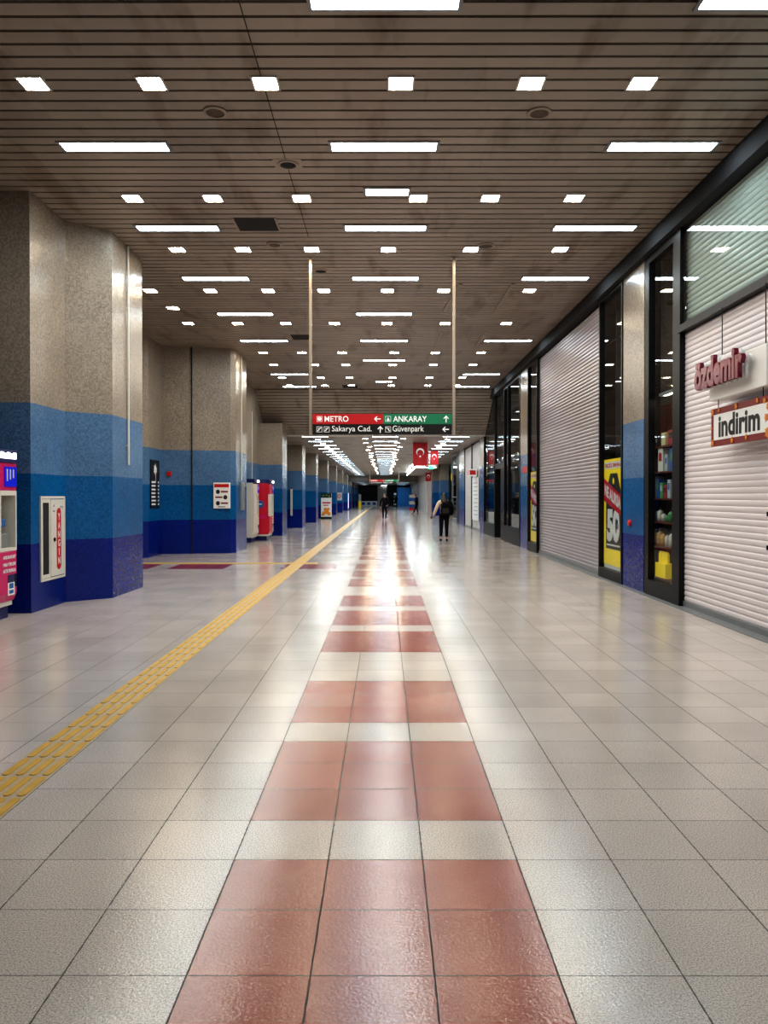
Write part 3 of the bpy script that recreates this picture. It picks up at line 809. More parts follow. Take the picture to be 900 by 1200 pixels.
b.build('white_marks', M['sign_white'], t); MB().tube((0,0,.8),(0,0,1.05),.005,6).build('cord', M['grey'], t)

# ------------------------------------------------------------------ shop signs by the white shutter
t = thing('shop_sign', 'white hanging box sign with maroon raised letters ozdemir on the white shutter', 'sign', (3.95, 8.8, 2.70))
sb = MB().box(0, .16, -.72, .70, 0, .44).build('sign_box', M['white'], t, bevel=.01)
text('özdemir', 1.27, .36, M['maroon'], F_WEST, (-.10, .78, .13), sb, bold=.045, ext=.05)
text('özdemir', 1.27, .36, M['white_card'], F_WEST, (-.03, .78, .13), sb, name='letter_backing', bold=.02, ext=.03)
for yy in (-.55, .52): MB().tube((.08, yy, .44), (.10, yy+.05, 1.12), .006, 6).build('wire', M['black'], t)
t = thing('sale_sign', 'hanging board reading indirim with maroon border and autumn leaves', 'sign', (3.97, 8.8, 2.15))
bd = MB().box(0, .02, -.80, .68, 0, .45).build('board', M['maroon_board'], t)
MB().box(-.004, 0, -.74, .60, .07, .375).build('white_field', M['white_card'], bd)
text('indirim', 1.02, .26, M['signblack'], F_WEST, (-.005, .46, .10), bd, bold=.03, ext=.002)
def leaf(r, a0):
    pts = []
    for k in range(22):
        a = 2*PI*k/22; q = r*(1 if k % 4 == 0 else (.55 if k % 2 else .75)); pts.append((q*math.cos(a+a0), q*math.sin(a+a0)))
    return pts
for (u, v, r) in ((-.73,.06,.075),(-.70,.22,.05),(-.74,.33,.05),(.62,.04,.05),(.63,.41,.055),(.10,.04,.045),(-.25,.05,.035),(.0,.415,.045),(-.5,.42,.035),(.45,.42,.03),(.65,.22,.03),(-.66,.40,.04)):
    o = poly(leaf(r, random.random()*3), .003, M['orange'], F_WEST, (-.006, u, v), bd, 'leaf')
for yy in (-.6, .5): MB().tube((.01, yy, .45), (.01, yy, .56), .005, 6).build('wire', M['black'], t)

# ------------------------------------------------------------------ sale posters
def sale_poster(y0, y1, label):
    # width runs along -Y seen from the hall
    t = thing('sale_poster', label, 'poster', (XR+.06, (y0+y1)/2, .27))
    W = y1-y0; hw = W/2
    plate(W, 1.97, .006, M['poster_yellow'], F_WEST, (0, hw, 0), t, 'sheet')
    k = W/1.3
    plate(W*.9, .13, .002, M['white_card'], F_WEST, (-.007, hw-.06*k, 1.79), t, 'header_band')
    text('SEÇİLİ ÜRÜNLER', W*.84, .10, M['poster_red'], F_WEST, (-.010, hw-.10*k, 1.805), t, bold=.02)
    tagp = [(.16*k,.30),(1.08*k,.30),(1.08*k,1.35),(.85*k,1.70),(.42*k,1.70),(.16*k,1.35)]
    poly(tagp, .002, M['signblack'], F_WEST, (-.009, hw, 0), t, 'price_tag_shape')
    poly([(.2*k,.36),(1.04*k,.36),(1.04*k,.39),(.2*k,.39)], .001, M['white_card'], F_WEST, (-.012, hw, 0), t, 'white_rule')
    hx = [(.63*k+.06*math.cos(a*PI/6), 1.56+.06*math.sin(a*PI/6)) for a in range(12)]
    poly(hx, .001, M['poster_yellow'], F_WEST, (-.012, hw, 0), t, 'tag_hole')
    poly([(.03*k,1.20),(1.27*k,.88),(1.27*k,1.24),(.03*k,1.62)], .002, M['poster_red'], F_WEST, (-.013, hw, 0), t, 'red_banner')
    poly([(1.15*k,.90),(1.27*k,.86),(1.27*k,.66),(1.15*k,.70)], .002, M['maroon_board'], F_WEST, (-.012, hw, 0), t, 'banner_fold')
    o = text('NE ALIRSAN', 1.14*k, .22, M['white_card'], F_WEST, (0,0,0), t, bold=.04)
    sh = Matrix(((1,0,0,0),(-.27/k,1,0,0),(0,0,1,0),(0,0,0,1)))
    for v in o.data.vertices: v.co = sh @ v.co
    put(o, F_WEST, (-.0155, hw-.08*k, 1.30))
    text('50', .80*k, .62, M['white_card'], F_WEST, (-.013, hw-.22*k, .43), t, bold=.06)
    text('₺', .12*k, .18, M['signblack'], F_WEST, (-.0155, hw-.83*k, .68), t, bold=.03)
    return t
sale_poster(13.63, 14.93, 'yellow 50 lira sale poster in the window next to the nearer mosaic pillar')
sale_poster(21.22, 22.44, 'yellow 50 lira sale poster further along beyond the tall grey shutter')
tag(MB().box(XR+.06, XR+.08, 13.63, 14.93, .20, .265).build('window_notice', M['white_card']), 'white strip notice under the nearer yellow sale poster', 'notice')
t = thing('fire_alarm', 'small round red fire alarm button on the nearer shop side pillar', 'fire alarm', (XR-.015, 13.1, 1.10))
MB().lathe([(.055,0),(.055,-.03),(.04,-.045),(.001,-.05)], seg=18, axis='x').build('bell', M['label_red'], t)
tag(MB().box(XR-.03,XR-.015,22.55,23.3,2.24,2.42).build('wall_plate', M['label_red']), 'small red plate on the pillar before the mannequin window', 'plate')
b = MB().box(-.06,.06,-.05,0,-.06,.06)
o = b.build('fire_alarm', M['label_red'], bevel=.01); o.location = (-5.78, 20.88, 2.15); tag(o, 'square red alarm box on the wide mosaic block', 'fire alarm')
b = MB().box(XR-.02,XR-.016,12.56,12.62,2.5,2.56); 

# white notice board before the third shutter + projecting sign
t = thing('notice_board', 'tall white notice board with faint lines on the pale shutter', 'notice board', (XR-.02, 35.5, .45))
MB().box(-.01, .01, -1.2, 1.2, 0, 1.95).build('board', M['white_card'], t)
b = MB()
for i in range(9): b.box(-.013, -.01, -.9, random.uniform(.2,.9), .25+i*.18, .28+i*.18)
b.build('printed_lines', M['grey'], t)
t = thing('projecting_sign', 'small red and white box sign sticking out above the white notice board', 'sign', (3.95, 35.2, 2.45))
MB().box(-.2,.18,-.35,.1,0,.32).build('sign_box', M['white_card'], t, bevel=.01)
MB().box(-.205,-.2,-.3,.05,.04,.28).box(-.15,.12,-.355,-.35,.06,.26).build('red_mark', M['label_red'], t)
MB().box(.0,.2,.1,.9,.1,.3).build('bracket_box', M['navy'], t)

# ------------------------------------------------------------------ toiletries display
tsh = thing('display_shelf', 'dark shelving unit behind the toiletries window', 'shelf', (4.46, 11.8, 0))
MB().box(.02, .04, -.62, .62, 0, 3.0).build('back_panel', M['wood'], tsh)
MB().box(-.24, .02, .60, .62, 0, 3.0).build('side_panel', M['wood'], tsh)
for z in (.30, .78, 1.16, 1.52, 1.93, 2.32):
    MB().box(-.24, .02, -.62, .60, z-.025, z-.001).build('shelf_board', M['wood'], tsh)
def pmat(c): return pm('pack_%d' % len(bpy.data.materials), c, .4, vary=.1, scale=30)
cols_ = [(.7,.7,.66,1),(.05,.12,.4,1),(.6,.55,.3,1),(.4,.04,.05,1),(.08,.3,.12,1),(.65,.62,.6,1),(.02,.02,.02,1),(.45,.5,.55,1),(.5,.3,.1,1)]
PM = [pmat(c) for c in cols_]; cn = ['white','blue','straw','red','green','cream','black','silver','amber']
def bottle(x, y, z, r, h, ci, where):
    t = thing('toiletry_bottle', '%s bottle %s' % (cn[ci], where), 'bottle', (x, y, z), group='bottles in the toiletries window')
    MB().lathe([(.001,0),(r,0),(r,h*.62),(r*.85,h*.72),(r*.4,h*.78),(r*.4,h*.82)], seg=12).build('body', PM[ci], t, smooth=True)
    MB().lathe([(r*.45,h*.82),(r*.45,h),(.001,h)], seg=10).build('cap', PM[6 if ci != 6 else 0], t)
def carton(x, y, z, w, d, h, ci, where):
    t = thing('product_box', '%s carton %s' % (cn[ci], where), 'box', (x, y, z), group='cartons in the toiletries window')
    MB().box(-d/2, d/2, -w/2, w/2, 0, h).build('carton_body', PM[ci], t, bevel=.004)
    MB().box(-d/2-.002, -d/2, -w*.3, w*.3, h*.45, h*.8).build('front_label', PM[(ci+3) % 9], t)
sp = ['by the window frame nearest the white shutter','second from the white shutter','third from the white shutter','fourth from the white shutter','fifth from the white shutter','by the frame nearest the pillar']
lv = {1.16: 'on the shelf at waist height', 1.52: 'on the eye level shelf', 1.93: 'on the upper shelf', .78: 'on the low shelf', 2.32: 'on the top shelf'}
spec = {2.32: [('c',3,.30,.22),('c',2,.2,.2),('c',6,.2,.16)], 1.93: [('c',1,.22,.33),('c',7,.12,.25),('c',0,.24,.36),('c',6,.1,.2)],
        1.52: [('b',2,.055,.26),('c',7,.14,.28),('c',3,.12,.2),('c',4,.15,.24),('c',1,.1,.3),('c',0,.16,.34)],
        1.16: [('b',0,.05,.15),('b',4,.055,.2),('b',4,.05,.12),('b',5,.045,.15),('b',0,.05,.22),('b',7,.05,.2)],
        .78: [('b',0,.05,.26),('b',0,.045,.26),('b',5,.045,.22),('b',8,.06,.24),('b',8,.06,.28),('b',8,.055,.25)]}
for z, L_ in spec.items():
    n_ = len(L_)
    for i, (k_, ci, w, h) in enumerate(L_):
        yy = 11.42 + (i+.5)/n_*.96
        where = '%s, %s' % (lv[z], sp[i])
        if k_ == 'b': bottle(4.30, yy, z, w, h, ci, where)
        else: carton(4.31, yy, z, w*.85, .12, h, ci, where)
t = thing('display_stand', 'yellow counter display of small tubes under the low shelf', 'display stand', (4.29, 11.95, .301))
MB().box(-.06,.10,-.22,.22,0,.22).build('tray', M['poster_yellow'], t)
for i in range(5): MB().lathe([(.001,.22),(.028,.22),(.028,.36),(.012,.40),(.001,.40)], c=(0,-.16+i*.08,0), seg=10).build('tube', M['poster_yellow'], t)
t = thing('bath_puff', 'pile of white frilly bath puffs at the foot of the toiletries window', 'bath puff', (4.315, 11.62, 0))
b = MB()
for i in range(22):
    b.ball((random.uniform(-.04,.04), random.uniform(-.2,.2), .05+random.random()*.17), .055, .06, .05, 8, 5)
b.build('puff_net', M['cloth_white'], t)
t['kind'] = 'stuff'
# dim panels added inside the shops to light what stands behind the glass
for (x, y, z, lab) in ((6.0, 18, 4.4, 'x'),):
    pass
L1 = tubelight(4.585, 1.0, emit('added_shop_tube', (.85, .95, 1, 1), 5)); L1.location = (5.6, 14.2, 4.585); tag(L1, 'added dim light panel inside the shop behind the nearer yellow poster', 'ceiling light')
dup(L1, (5.3, 12.5, 4.585), 'added dim light panel inside the toiletries shop'); dup(L1, (5.6, 22.0, 4.585), 'added dim light panel inside the shop behind the farther yellow poster')
dup(L1, (5.2, 25.6, 4.585), 'added dim light panel above the mannequin'); dup(L1, (5.2, 30.8, 4.585), 'added dim light panel above the blue garments')
dup(L1, (5.2, 27.9, 4.585), 'added dim light panel inside the open doorway')
dl = tubelight(3.14, .5, emit('added_shelf_tube', (1, .9, .75, 1), 7), w=.04); dl.location = (4.30, 11.75, 3.10); dl.rotation_euler = (0, 0, PI/2); tag(dl, 'small warm strip light added to brighten the toiletries shelves', 'light')  # extra strip lamp put in to brighten the goods on the shelves
tag(MB().box(5.0,5.03,14.1,14.8,2.9,2.95).build('light_strip', M['violet_glow']), 'violet light strip inside the shop above the nearer yellow poster', 'light')

# ------------------------------------------------------------------ left wall things
def fcab():
    t = thing('fire_hose_cabinet', 'white fire hose cabinet marked YANGIN on the big near pillar', 'cabinet', (-4.71, 10.94, .38))
    b = MB(); a = .40
    b.box(0, .05, -a, a, 0, .035).box(0, .05, -a, a, 1.135, 1.17).box(0, .05, -a, -a+.035, .035, 1.135).box(0, .05, a-.035, a, .035, 1.135)
    b.box(0, .02, -a+.035, a-.035, .035, 1.135)
    b.build('frame', M['offwhite'], t, bevel=.004)
    d = MB().box(.02, .045, -a+.04, -a+.07, .04, 1.13).box(.02, .045, -.13, -.09, .04, 1.13).box(.02, .045, -a+.07, -.13, .04, .09).box(.02, .045, -a+.07, -.13, 1.08, 1.13)
    d.build('glass_door_frame', M['offwhite'], t)
    MB().box(.032, .036, -a+.07, -.13, .09, 1.08).build('glass_slot', M['blackmat'], t)
    door = MB().box(.02, .052, -.085, a-.04, .045, 1.125).build('door', M['offwhite'], t, bevel=.004)
    pts = []
    r = .072; z0, z1 = .20, .93
    for k in range(9): pts.append((r*math.cos(PI*k/8), z1+r*math.sin(PI*k/8)))
    for k in range(9): pts.append((r*math.cos(PI+PI*k/8), z0+r*math.sin(PI+PI*k/8)))
    poly(pts, .003, M['label_red'], F_EAST, (.052, .17, 0), door, 'red_label')
    for i, ch in enumerate('YANGIN'):
        w_ = .068 if ch != 'I' else .022
        text(ch, w_, .100, M['white_card'], F_EAST, (.0555, .17-w_/2, .83-i*.125), door, bold=.02, ext=.001)
    MB().lathe([(.028,0),(.028,.012),(.001,.014)], c=(.052,.02,.56), seg=14, axis='x').build('lock', M['black'], door)
    MB().box(.052,.055,-.02,.03,.95,.97).box(.052,.055,.0,.02,1.02,1.05).box(.052,.055,.22,.30,1.02,1.03).box(.052,.055,.22,.23,.98,1.03).box(.052,.055,.29,.30,.98,1.03).build('small_sticker', M['grey'], door)
fcab()

def kiosk(x, y, label, side='offwhite', low='magenta', emblem=False, w=1.05, d=.75):
    """ticket machine facing +X; x is its front plane, y its far end"""
    t = thing('ticket_machine', label, 'ticket machine', (x, y-w/2, 0))
    h = w/2
    MB().box(-d, -.10, -h+.04, h-.04, 0, .16).build('plinth', M['navy'], t)
    MB().box(-d, -.06, -h+.01, h-.01, .16, .22).build('base_band', M['offwhite'], t)
    pr = [(-d, .22), (-.04, .22), (0, .32), (0, .86), (-d, .86)]
    b = MB(); n = len(pr)
    def ext(pr, y0, y1, bb, mi=0):
        n0 = len(bb.v); k = len(pr)
        bb.v += [(a, y0, c) for a, c in pr] + [(a, y1, c) for a, c in pr]
        bb.f.append([n0+i for i in range(k)]); bb.f.append([n0+k+i for i in reversed(range(k))]); bb.mi += [mi, mi]
        for i in range(k): bb.f.append([n0+i, n0+(i+1) % k, n0+k+(i+1) % k, n0+k+i]); bb.mi.append(mi)
    ext(pr, -h, h, b); b.build('lower_front', M[low], t, bevel=.012)
    b = MB().box(-d, 0, -h, .12, .86, 1.62).box(-d, 0, h-.03, h, .86, 1.62).box(-d, 0, .12, h-.03, 1.56, 1.62).box(-d, -.30, .12, h-.03, .86, 1.56).box(-.3, 0, .12, h-.03, .86, .90)
    b.build('recess_surround', M['offwhite'], t)
    MB().box(-.30, -.27, .14, h-.05, .92, 1.54).build('touch_screen', M['blackmat'], t)
    MB().box(-.27, -.08, .28, .40, 1.16, 1.26).build('card_reader', M['cloth_blue'], t, bevel=.01)
    MB().box(-.27, -.06, .17, .25, 1.18, 1.25).build('note_slot', M['white_card'], t, bevel=.006)
    MB().box(-.27, -.05, .18, .42, .905, 1.08).build('keypad', M['grey'], t, bevel=.01)
    MB().box(-.27, -.264, .16, .30, 1.28, 1.46).build('green_leaflet', M['leafgreen'], t)
    MB().box(-d, 0, -h, h, 1.62, 1.97).build('upper_front', M[low], t, bevel=.01)
    s_ = MB().box(0, .012, .20, h-.02, 1.67, 1.92).build('screen', M['screen'], t)
    for i, yy in enumerate((.24, .32, .40)):
        MB().box(.0125, .015, yy, yy+.03, 1.74+.02*i, 1.89).build('screen_text', M['lightgrey'], s_)
    hdr = MB().box(-d, .02, -h, h, 1.97, 2.13).build('header', M['navy'], t, bevel=.01)
    b = MB()
    for i in range(6): b.box(.02, .026, i*.08, i*.08+.07, 2.02, 2.085+.015*(i % 2))
    b.build('lit_lettering', M['glow_white'], hdr)
    F = F_EAST
    text('ANKARAKART', .33, .045, M['white_card'], F, (.002, .16, .76), t, bold=.02)
    text('PARA YÜKLEME', .33, .052, M['white_card'], F, (.002, .16, .67), t, bold=.02)
    text('ARTIK BURADA', .33, .045, M['white_card'], F, (.002, .16, .59), t, bold=.02)
    MB().box(0, .004, .28, .45, .46, .56).build('sticker_top', M['navy'], t)
    stk = MB().box(0, .005, .28, .45, .30, .46).build('sticker', M['white_card'], t)
    MB().box(.005, .007, .31, .42, .385, .45).box(.005, .007, .31, .42, .32, .365).build('sticker_mark', M['cloth_blue'], stk)
    MB().box(0, .003, .46, .51, .40, .56).build('side_label', M['cloth_navy'], t)
    MB().box(-d+.02, -.04, -h-.012, -h, .24, 2.0).build('side_panel', M[side], t)
    if emblem:
        MB().lathe([(.13,0),(.13,-.008),(.001,-.008)], c=(-.32,-h-.012,1.27), seg=20, axis='y').build('round_emblem', M['cloth_blue'], t)
        MB().box(-.38,-.26,-h-.024,-h-.02,1.26,1.29).build('emblem_mark', M['white_card'], t)
        MB().box(-.55,-.1,-h-.014,-h-.012,.78,.9).build('side_text_band', M['magenta'], t)
    return t
kiosk(-4.73, 9.99, 'magenta ticket machine with blue screen standing before the big near pillar')
kiosk(-4.36, 26.9, 'pale ticket machine with a small blue screen just past the wide mosaic block', side='offwhite', low='offwhite', w=.95, d=.5)
kiosk(-4.02, 28.1, 'red ticket machine with a round blue emblem on its side', side='crimson', low='crimson', emblem=True, w=1.0, d=.55)

# posters on the wide mosaic block
t = thing('wall_poster', 'white wall poster with three pictures and a red heading', 'poster', (-4.42, 21.08, 1.22))
t.rotation_euler = (0, 0, 0)
MB().box(-.22,.22,-.012,.08,0,.70).build('sheet', M['white_card'], t)
MB().box(-.2,.2,-.015,-.012,.57,.66).build('heading', M['label_red'], t)
for i, z in enumerate((.40,.25,.09)):
    MB().ball((-.1 if i != 1 else .1, -.014, z+.05), .055, .004, .06, 10, 6).build('picture', M['cloth_grey'], t)
    MB().box(-.02 if i != 1 else -.17, .17 if i != 1 else .02, -.015, -.012, z+.03, z+.075).build('red_bar', M['maroon_board'], t)
MB().box(-.1,.1,-.015,-.012,.03,.055).build('footer', M['grey'], t)
t = thing('directory_board', 'black directory board with a white emblem and rows of white text', 'board', (-5.955, 20.1, 1.24))
MB().box(0, .02, -.36, .40, 0, 1.24).build('panel', M['signblack'], t)
poly(leaf(.17, .2), .002, M['white_card'], F_EAST, (.02, .02, 1.0), t, 'white_emblem')
poly([(-.01,-.3),(.01,-.3),(.01,0),(-.01,0)], .002, M['white_card'], F_EAST, (.02, .06, 1.0), t, 'emblem_stem')
b = MB()
for i in range(7):
    z = .08+i*.095; b.box(.02,.022,-.30,.05+random.uniform(-.03,.06),z,z+.045).box(.02,.022,.25,.34,z,z+.045)
b.build('text_rows', M['white_card'], t)

# far left adverts
t = thing('advert_stand', 'white advertising stand with orange fruit picture before a far pillar', 'advert stand', (-4.02, 53.4, 0))
MB().box(-.36,.36,-.1,.1,.12,1.75).build('panel', M['white_card'], t, bevel=.02)
MB().box(-.38,.38,-.14,.14,0,.12).build('foot', M['black'], t)
MB().box(-.36,.36,-.12,-.1,1.45,1.75).build('dark_header', M['signblack'], t)
for (a, c, r) in ((-.15,.35,.13),(.05,.42,.15),(.2,.3,.12),(-.05,.6,.12),(.15,.62,.1),(-.22,.25,.1)):
    MB().ball((a,-.1,c+.05), r, .015, r, 12, 6).build('fruit_picture', M['fruit'], t)
for (a, c) in ((-.2,1.58),(.02,1.62),(.2,1.55)): MB().ball((a,-.12,c), .08, .01, .05, 8, 5).build('leaf_picture', M['leafgreen'], t)
MB().box(-.25,.3,-.104,-.1,1.05,1.15).box(-.2,.15,-.104,-.1,.9,.96).build('caption_bar', M['label_red'], t)
t = thing('wall_poster', 'small square poster with a round ring on a far left pillar', 'poster', (-4.35, 74.2, 1.15))
MB().box(-.26,.26,-.02,0,0,.75).build('sheet', M['lightgrey'], t)
b = MB().lathe([(.18,-.022),(.18,-.03),(.11,-.03),(.11,-.022)], c=(0,0,.4), seg=20, axis='y'); b.build('ring', M['label_red'], t)
tag(MB().box(-4.15,-4.03,86.0,86.4,.2,1.9).build('light_box', emit('violet_box', (.75,.7,1,1), 1.6), bevel=.02), 'narrow bright light box between far left pillars', 'light box')
tag(MB().box(-4.6,-4.50,37.85,37.96,.6,1.9).build('wall_sign', M['lightgrey'], bevel=.01), 'narrow pale plate on the front of the second colonnade pillar', 'sign')

# right far clutter
t = thing('magazine_stand', 'violet and white magazine stand by the far right wall', 'stand', (3.1, 88, 0))
for i in range(4): MB().box(-.35,.35,-.15+.05*i,-.1+.05*i,.25+.38*i,.58+.38*i).build('rack_row', M['lightgrey'] if i % 2 else M['cloth_blue'], t)
MB().box(-.38,.38,-.2,.2,0,.25).build('base', M['label_red'], t)
t = thing('display_rack', 'narrow black and white shop rack near the hall end', 'rack', (1.5, 112, 0))
MB().box(-.3,.3,-.1,.1,0,2.3).build('body', M['black'], t)
for i in range(4): MB().box(-.2,.15,-.12,-.1,.25+i*.5,.5+i*.5).build('white_card', M['white_card'], t)
t = thing('shop_sign', 'small green and yellow lit sign in the side passage', 'sign', (4.6, 51.5, 2.6))
MB().box(-.22,.22,-.05,.05,0,.45).build('lower_box', M['poster_yellow'], t)
MB().box(-.22,.22,-.05,.05,.5,1.0).build('upper_box', M['green'], t); MB().tube((0,0,1.0),(0,0,1.45),.015).build('hanger', M['black'], t)

# ------------------------------------------------------------------ people
def skin(verts, edges, rad, root=0, sub=2):
    me = bpy.data.meshes.new('tmp'); me.from_pydata(verts, edges, [])
    o = bpy.data.objects.new('tmp', me); COL.objects.link(o)
    sk = o.modifiers.new('s', 'SKIN')
    for i, r in enumerate(rad):
        rr_ = r if isinstance(r, tuple) else (r, r)
        me.skin_vertices[0].data[i].radius = rr_
        me.skin_vertices[0].data[i].use_root = (i == root)
    sk.use_smooth_shade = True
    sd = o.modifiers.new('d', 'SUBSURF'); sd.levels = sub; sd.render_levels = sub
    dg = bpy.context.evaluated_depsgraph_get(); dg.update()
    out = bpy.data.meshes.new_from_object(o.evaluated_get(dg))
    bpy.data.objects.remove(o); bpy.data.meshes.remove(me)
    return out

def chain_mesh(chains, sub=2):
    """chains: list of graphs (verts, edges, radii, root); joined to one bmesh"""
    bm = bmesh.new()
    for g in chains:
        m = skin(*g[:3], root=(g[3] if len(g) > 3 else 0), sub=sub); bm.from_mesh(m); bpy.data.meshes.remove(m)
    return bm

def link_bm(bm, name, mat, parent, add=None):
    me = bpy.data.meshes.new(name)
    if add:
        t_ = bpy.data.meshes.new('t'); t_.from_pydata(add.v, [], add.f); bm.from_mesh(t_)
    for f in bm.faces: f.smooth = True
    bm.to_mesh(me); bm.free(); me.materials.append(mat)
    o = bpy.data.objects.new(name, me); COL.objects.link(o); o.parent = parent
    return o

def person(loc, rz, H, label, J, jacket, trousers, shoes, hair=True, longhair=False, name='person', body='skin', bare_ankle=False, lean=0, sleeve_r=None, group=None, cat='person', hood=None):
    """facing +Y in its own frame; J = joints overriding the default pose"""
    t = thing(name, label, cat, loc, rz, group)
    j = dict(pel=(0,0,.92), wai=(0,0,1.06), che=(0,.0,1.26), nb=(0,0,1.42), nk=(0,.01,1.50), hd=(0,.03,1.60),
             shl=(-.17,0,1.38), ell=(-.24,-.02,1.10), wrl=(-.25,.06,.86), shr=(.17,0,1.38), elr=(.24,-.02,1.10), wrr=(.25,.06,.86),
             hpl=(-.09,0,.88), knl=(-.10,.02,.48), anl=(-.10,-.03,.09), hpr=(.09,0,.88), knr=(.10,.02,.48), anr=(.10,-.03,.09))
    j.update(J)
    k = H/1.70
    g = {a: Vector(b)*k for a, b in j.items()}
    toeL = g['anl']+Vector((-.015,.15,-.055))*k; toeR = g['anr']+Vector((.015,.15,-.055))*k
    names = ['pel','wai','che','nb','nk','shl','ell','wrl','shr','elr','wrr','hpl','knl','anl','hpr','knr','anr']
    V = [tuple(g[n]) for n in names] + [tuple(toeL), tuple(toeR)]
    ix = {n: i for i, n in enumerate(names)}
    E = [('pel','wai'),('wai','che'),('che','nb'),('nb','nk'),('nb','shl'),('shl','ell'),('ell','wrl'),('nb','shr'),('shr','elr'),('elr','wrr'),
         ('pel','hpl'),('hpl','knl'),('knl','anl'),('pel','hpr'),('hpr','knr'),('knr','anr')]
    E = [(ix[a], ix[b]) for a, b in E] + [(ix['anl'], 17), (ix['anr'], 18)]
    R = dict(pel=.115, wai=.10, che=.12, nb=.07, nk=.048, shl=.055, ell=.040, wrl=.026, shr=.055, elr=.040, wrr=.026, hpl=.085, knl=.055, anl=.036, hpr=.085, knr=.055, anr=.036)
    rad = [R[n]*k for n in names] + [.03*k, .03*k]
    chains = [(V, E, rad, 0)]
    # hands: palm + four fingers + thumb, each finger its own bent chain rooted in the palm
    for sd, wr, el in ((-1,'wrl','ell'), (1,'wrr','elr')):
        w = g[wr]; d = (w-g[el]).normalized(); side = Vector((0,1,0)) - d*d.y; side.normalize(); inn = d.cross(side)*(-sd)
        pc = w + d*.05*k; pe = w + d*.085*k
        chains.append(([tuple(w), tuple(pc), tuple(pe)], [(0,1),(1,2)], [.022*k, (.034*k,.016*k), (.032*k,.014*k)], 0))
        for q, ln in ((-1.5,.058),(-.5,.070),(.5,.076),(1.5,.068)):
            a = pe + side*q*.017*k - d*.012*k; b_ = a + d*ln*.5*k + inn*.008*k; c = b_ + d*ln*.35*k + inn*.022*k; e_ = c + d*ln*.18*k + inn*.022*k
            chains.append(([tuple(a), tuple(b_), tuple(c), tuple(e_)], [(0,1),(1,2),(2,3)], [.0095*k,.009*k,.0085*k,.007*k], 0))
        a = w + d*.03*k + side*.02*k; b_ = a + side*.03*k + d*.025*k + inn*.01*k; c = b_ + side*.008*k + d*.03*k + inn*.012*k
        chains.append(([tuple(a), tuple(b_), tuple(c)], [(0,1),(1,2)], [.011*k,.010*k,.008*k], 0))
    bm = chain_mesh(chains, 1 if H < 0 else 2)
    hd = g['hd']; hh = MB()
    hh.ball(hd, .074*k, .092*k, .112*k, 18, 14)
    hh.ball(hd+Vector((0,.02,-.06))*k, .052*k, .065*k, .055*k, 14, 8)                  # jaw
    hh.tube(hd+Vector((0,.088,.015))*k, hd+Vector((0,.112,-.025))*k, .008*k, 8, r1=.016*k)   # nose
    for s_ in (-1, 1):
        hh.ball(hd+Vector((s_*.076,-.005,-.01))*k, .012*k, .020*k, .032*k, 8, 6)         # ears
        hh.ball(hd+Vector((s_*.030,.083,.01))*k, .013*k, .010*k, .008*k, 8, 6)           # eyes
    hh.ball(hd+Vector((0,.084,-.052))*k, .024*k, .010*k, .007*k, 8, 5)                   # lips
    o = link_bm(bm, 'body', M[body], t, add=hh)
    # clothing
    def sub_graph(ns, es, rd, root=0):
        m = {n: i for i, n in enumerate(ns)}
        return ([tuple(g[n]) for n in ns], [(m[a], m[b]) for a, b in es], [r*k for r in rd], root)
    g['hem'] = g['pel'] + Vector((0,0,-.03))*k
    for s_ in 'lr':
        g['cuf'+s_] = g['el'+s_].lerp(g['wr'+s_], .93); g['shn'+s_] = g['kn'+s_].lerp(g['an'+s_], .86 if bare_ankle else .99)
    sl = sleeve_r or {}
    jk = sub_graph(['hem','wai','che','nb','shl','ell','cufl','shr','elr','cufr'],
                   [('hem','wai'),('wai','che'),('che','nb'),('nb','shl'),('shl','ell'),('ell','cufl'),('nb','shr'),('shr','elr'),('elr','cufr')],
                   [.155,.140,.150,.090,.080,.062,.046,.080,.062,.046])
    link_bm(chain_mesh([jk]), 'jacket', M[jacket], t)
    tr = sub_graph(['pel','hpl','knl','shnl','hpr','knr','shnr'], [('pel','hpl'),('hpl','knl'),('knl','shnl'),('pel','hpr'),('hpr','knr'),('knr','shnr')],
                   [.130,.100,.070,.052,.100,.070,.052])
    link_bm(chain_mesh([tr]), 'trousers', M[trousers], t)
    if shoes:
        for a, toe in ((g['anl'], toeL), (g['anr'], toeR)):
            hl = a+Vector((0,-.045,-.045))*k; md = a.lerp(toe, .5)+Vector((0,0,-.012))*k
            bm_ = chain_mesh([([tuple(a+Vector((0,0,.0))), tuple(hl), tuple(md), tuple(toe)], [(0,1),(0,2),(1,2),(2,3)][:1]+[(1,2),(2,3)], [.045*k,.042*k,.045*k,.038*k], 0)])
            zmin = min(v.co.z for v in bm_.verts)
            for v in bm_.verts: v.co.z = max(v.co.z, .004)
            link_bm(bm_, 'shoe', M[shoes], t)
    if hair:
        hb = MB(); c = hd+Vector((0,-.012,.026))*k
        hb.ball(c, .088*k, .095*k, .112*k, 16, 10)
        if longhair:
            hb2 = chain_mesh([([tuple(c+Vector((0,-.03,.03))*k), tuple(c+Vector((0,-.065,-.08))*k), tuple(g['nb']+Vector((0,-.10,.0))*k), tuple(g['che']+Vector((.02,-.14,.03))*k)],
                              [(0,1),(1,2),(2,3)], [.095*k,(.12*k,.09*k),(.14*k,.06*k),(.09*k,.03*k)], 0)])
            link_bm(hb2, 'hair', M['hair'], t, add=hb)
        else: link_bm(bmesh.new(), 'hair', M['hair'], t, add=hb)
    if hood:
        hb = MB().ball(hd+Vector((0,-.01,0))*k, .12*k, .125*k, .15*k, 16, 10); link_bm(bmesh.new(), 'hood', M[hood], t, add=hb)
    return t, g, k

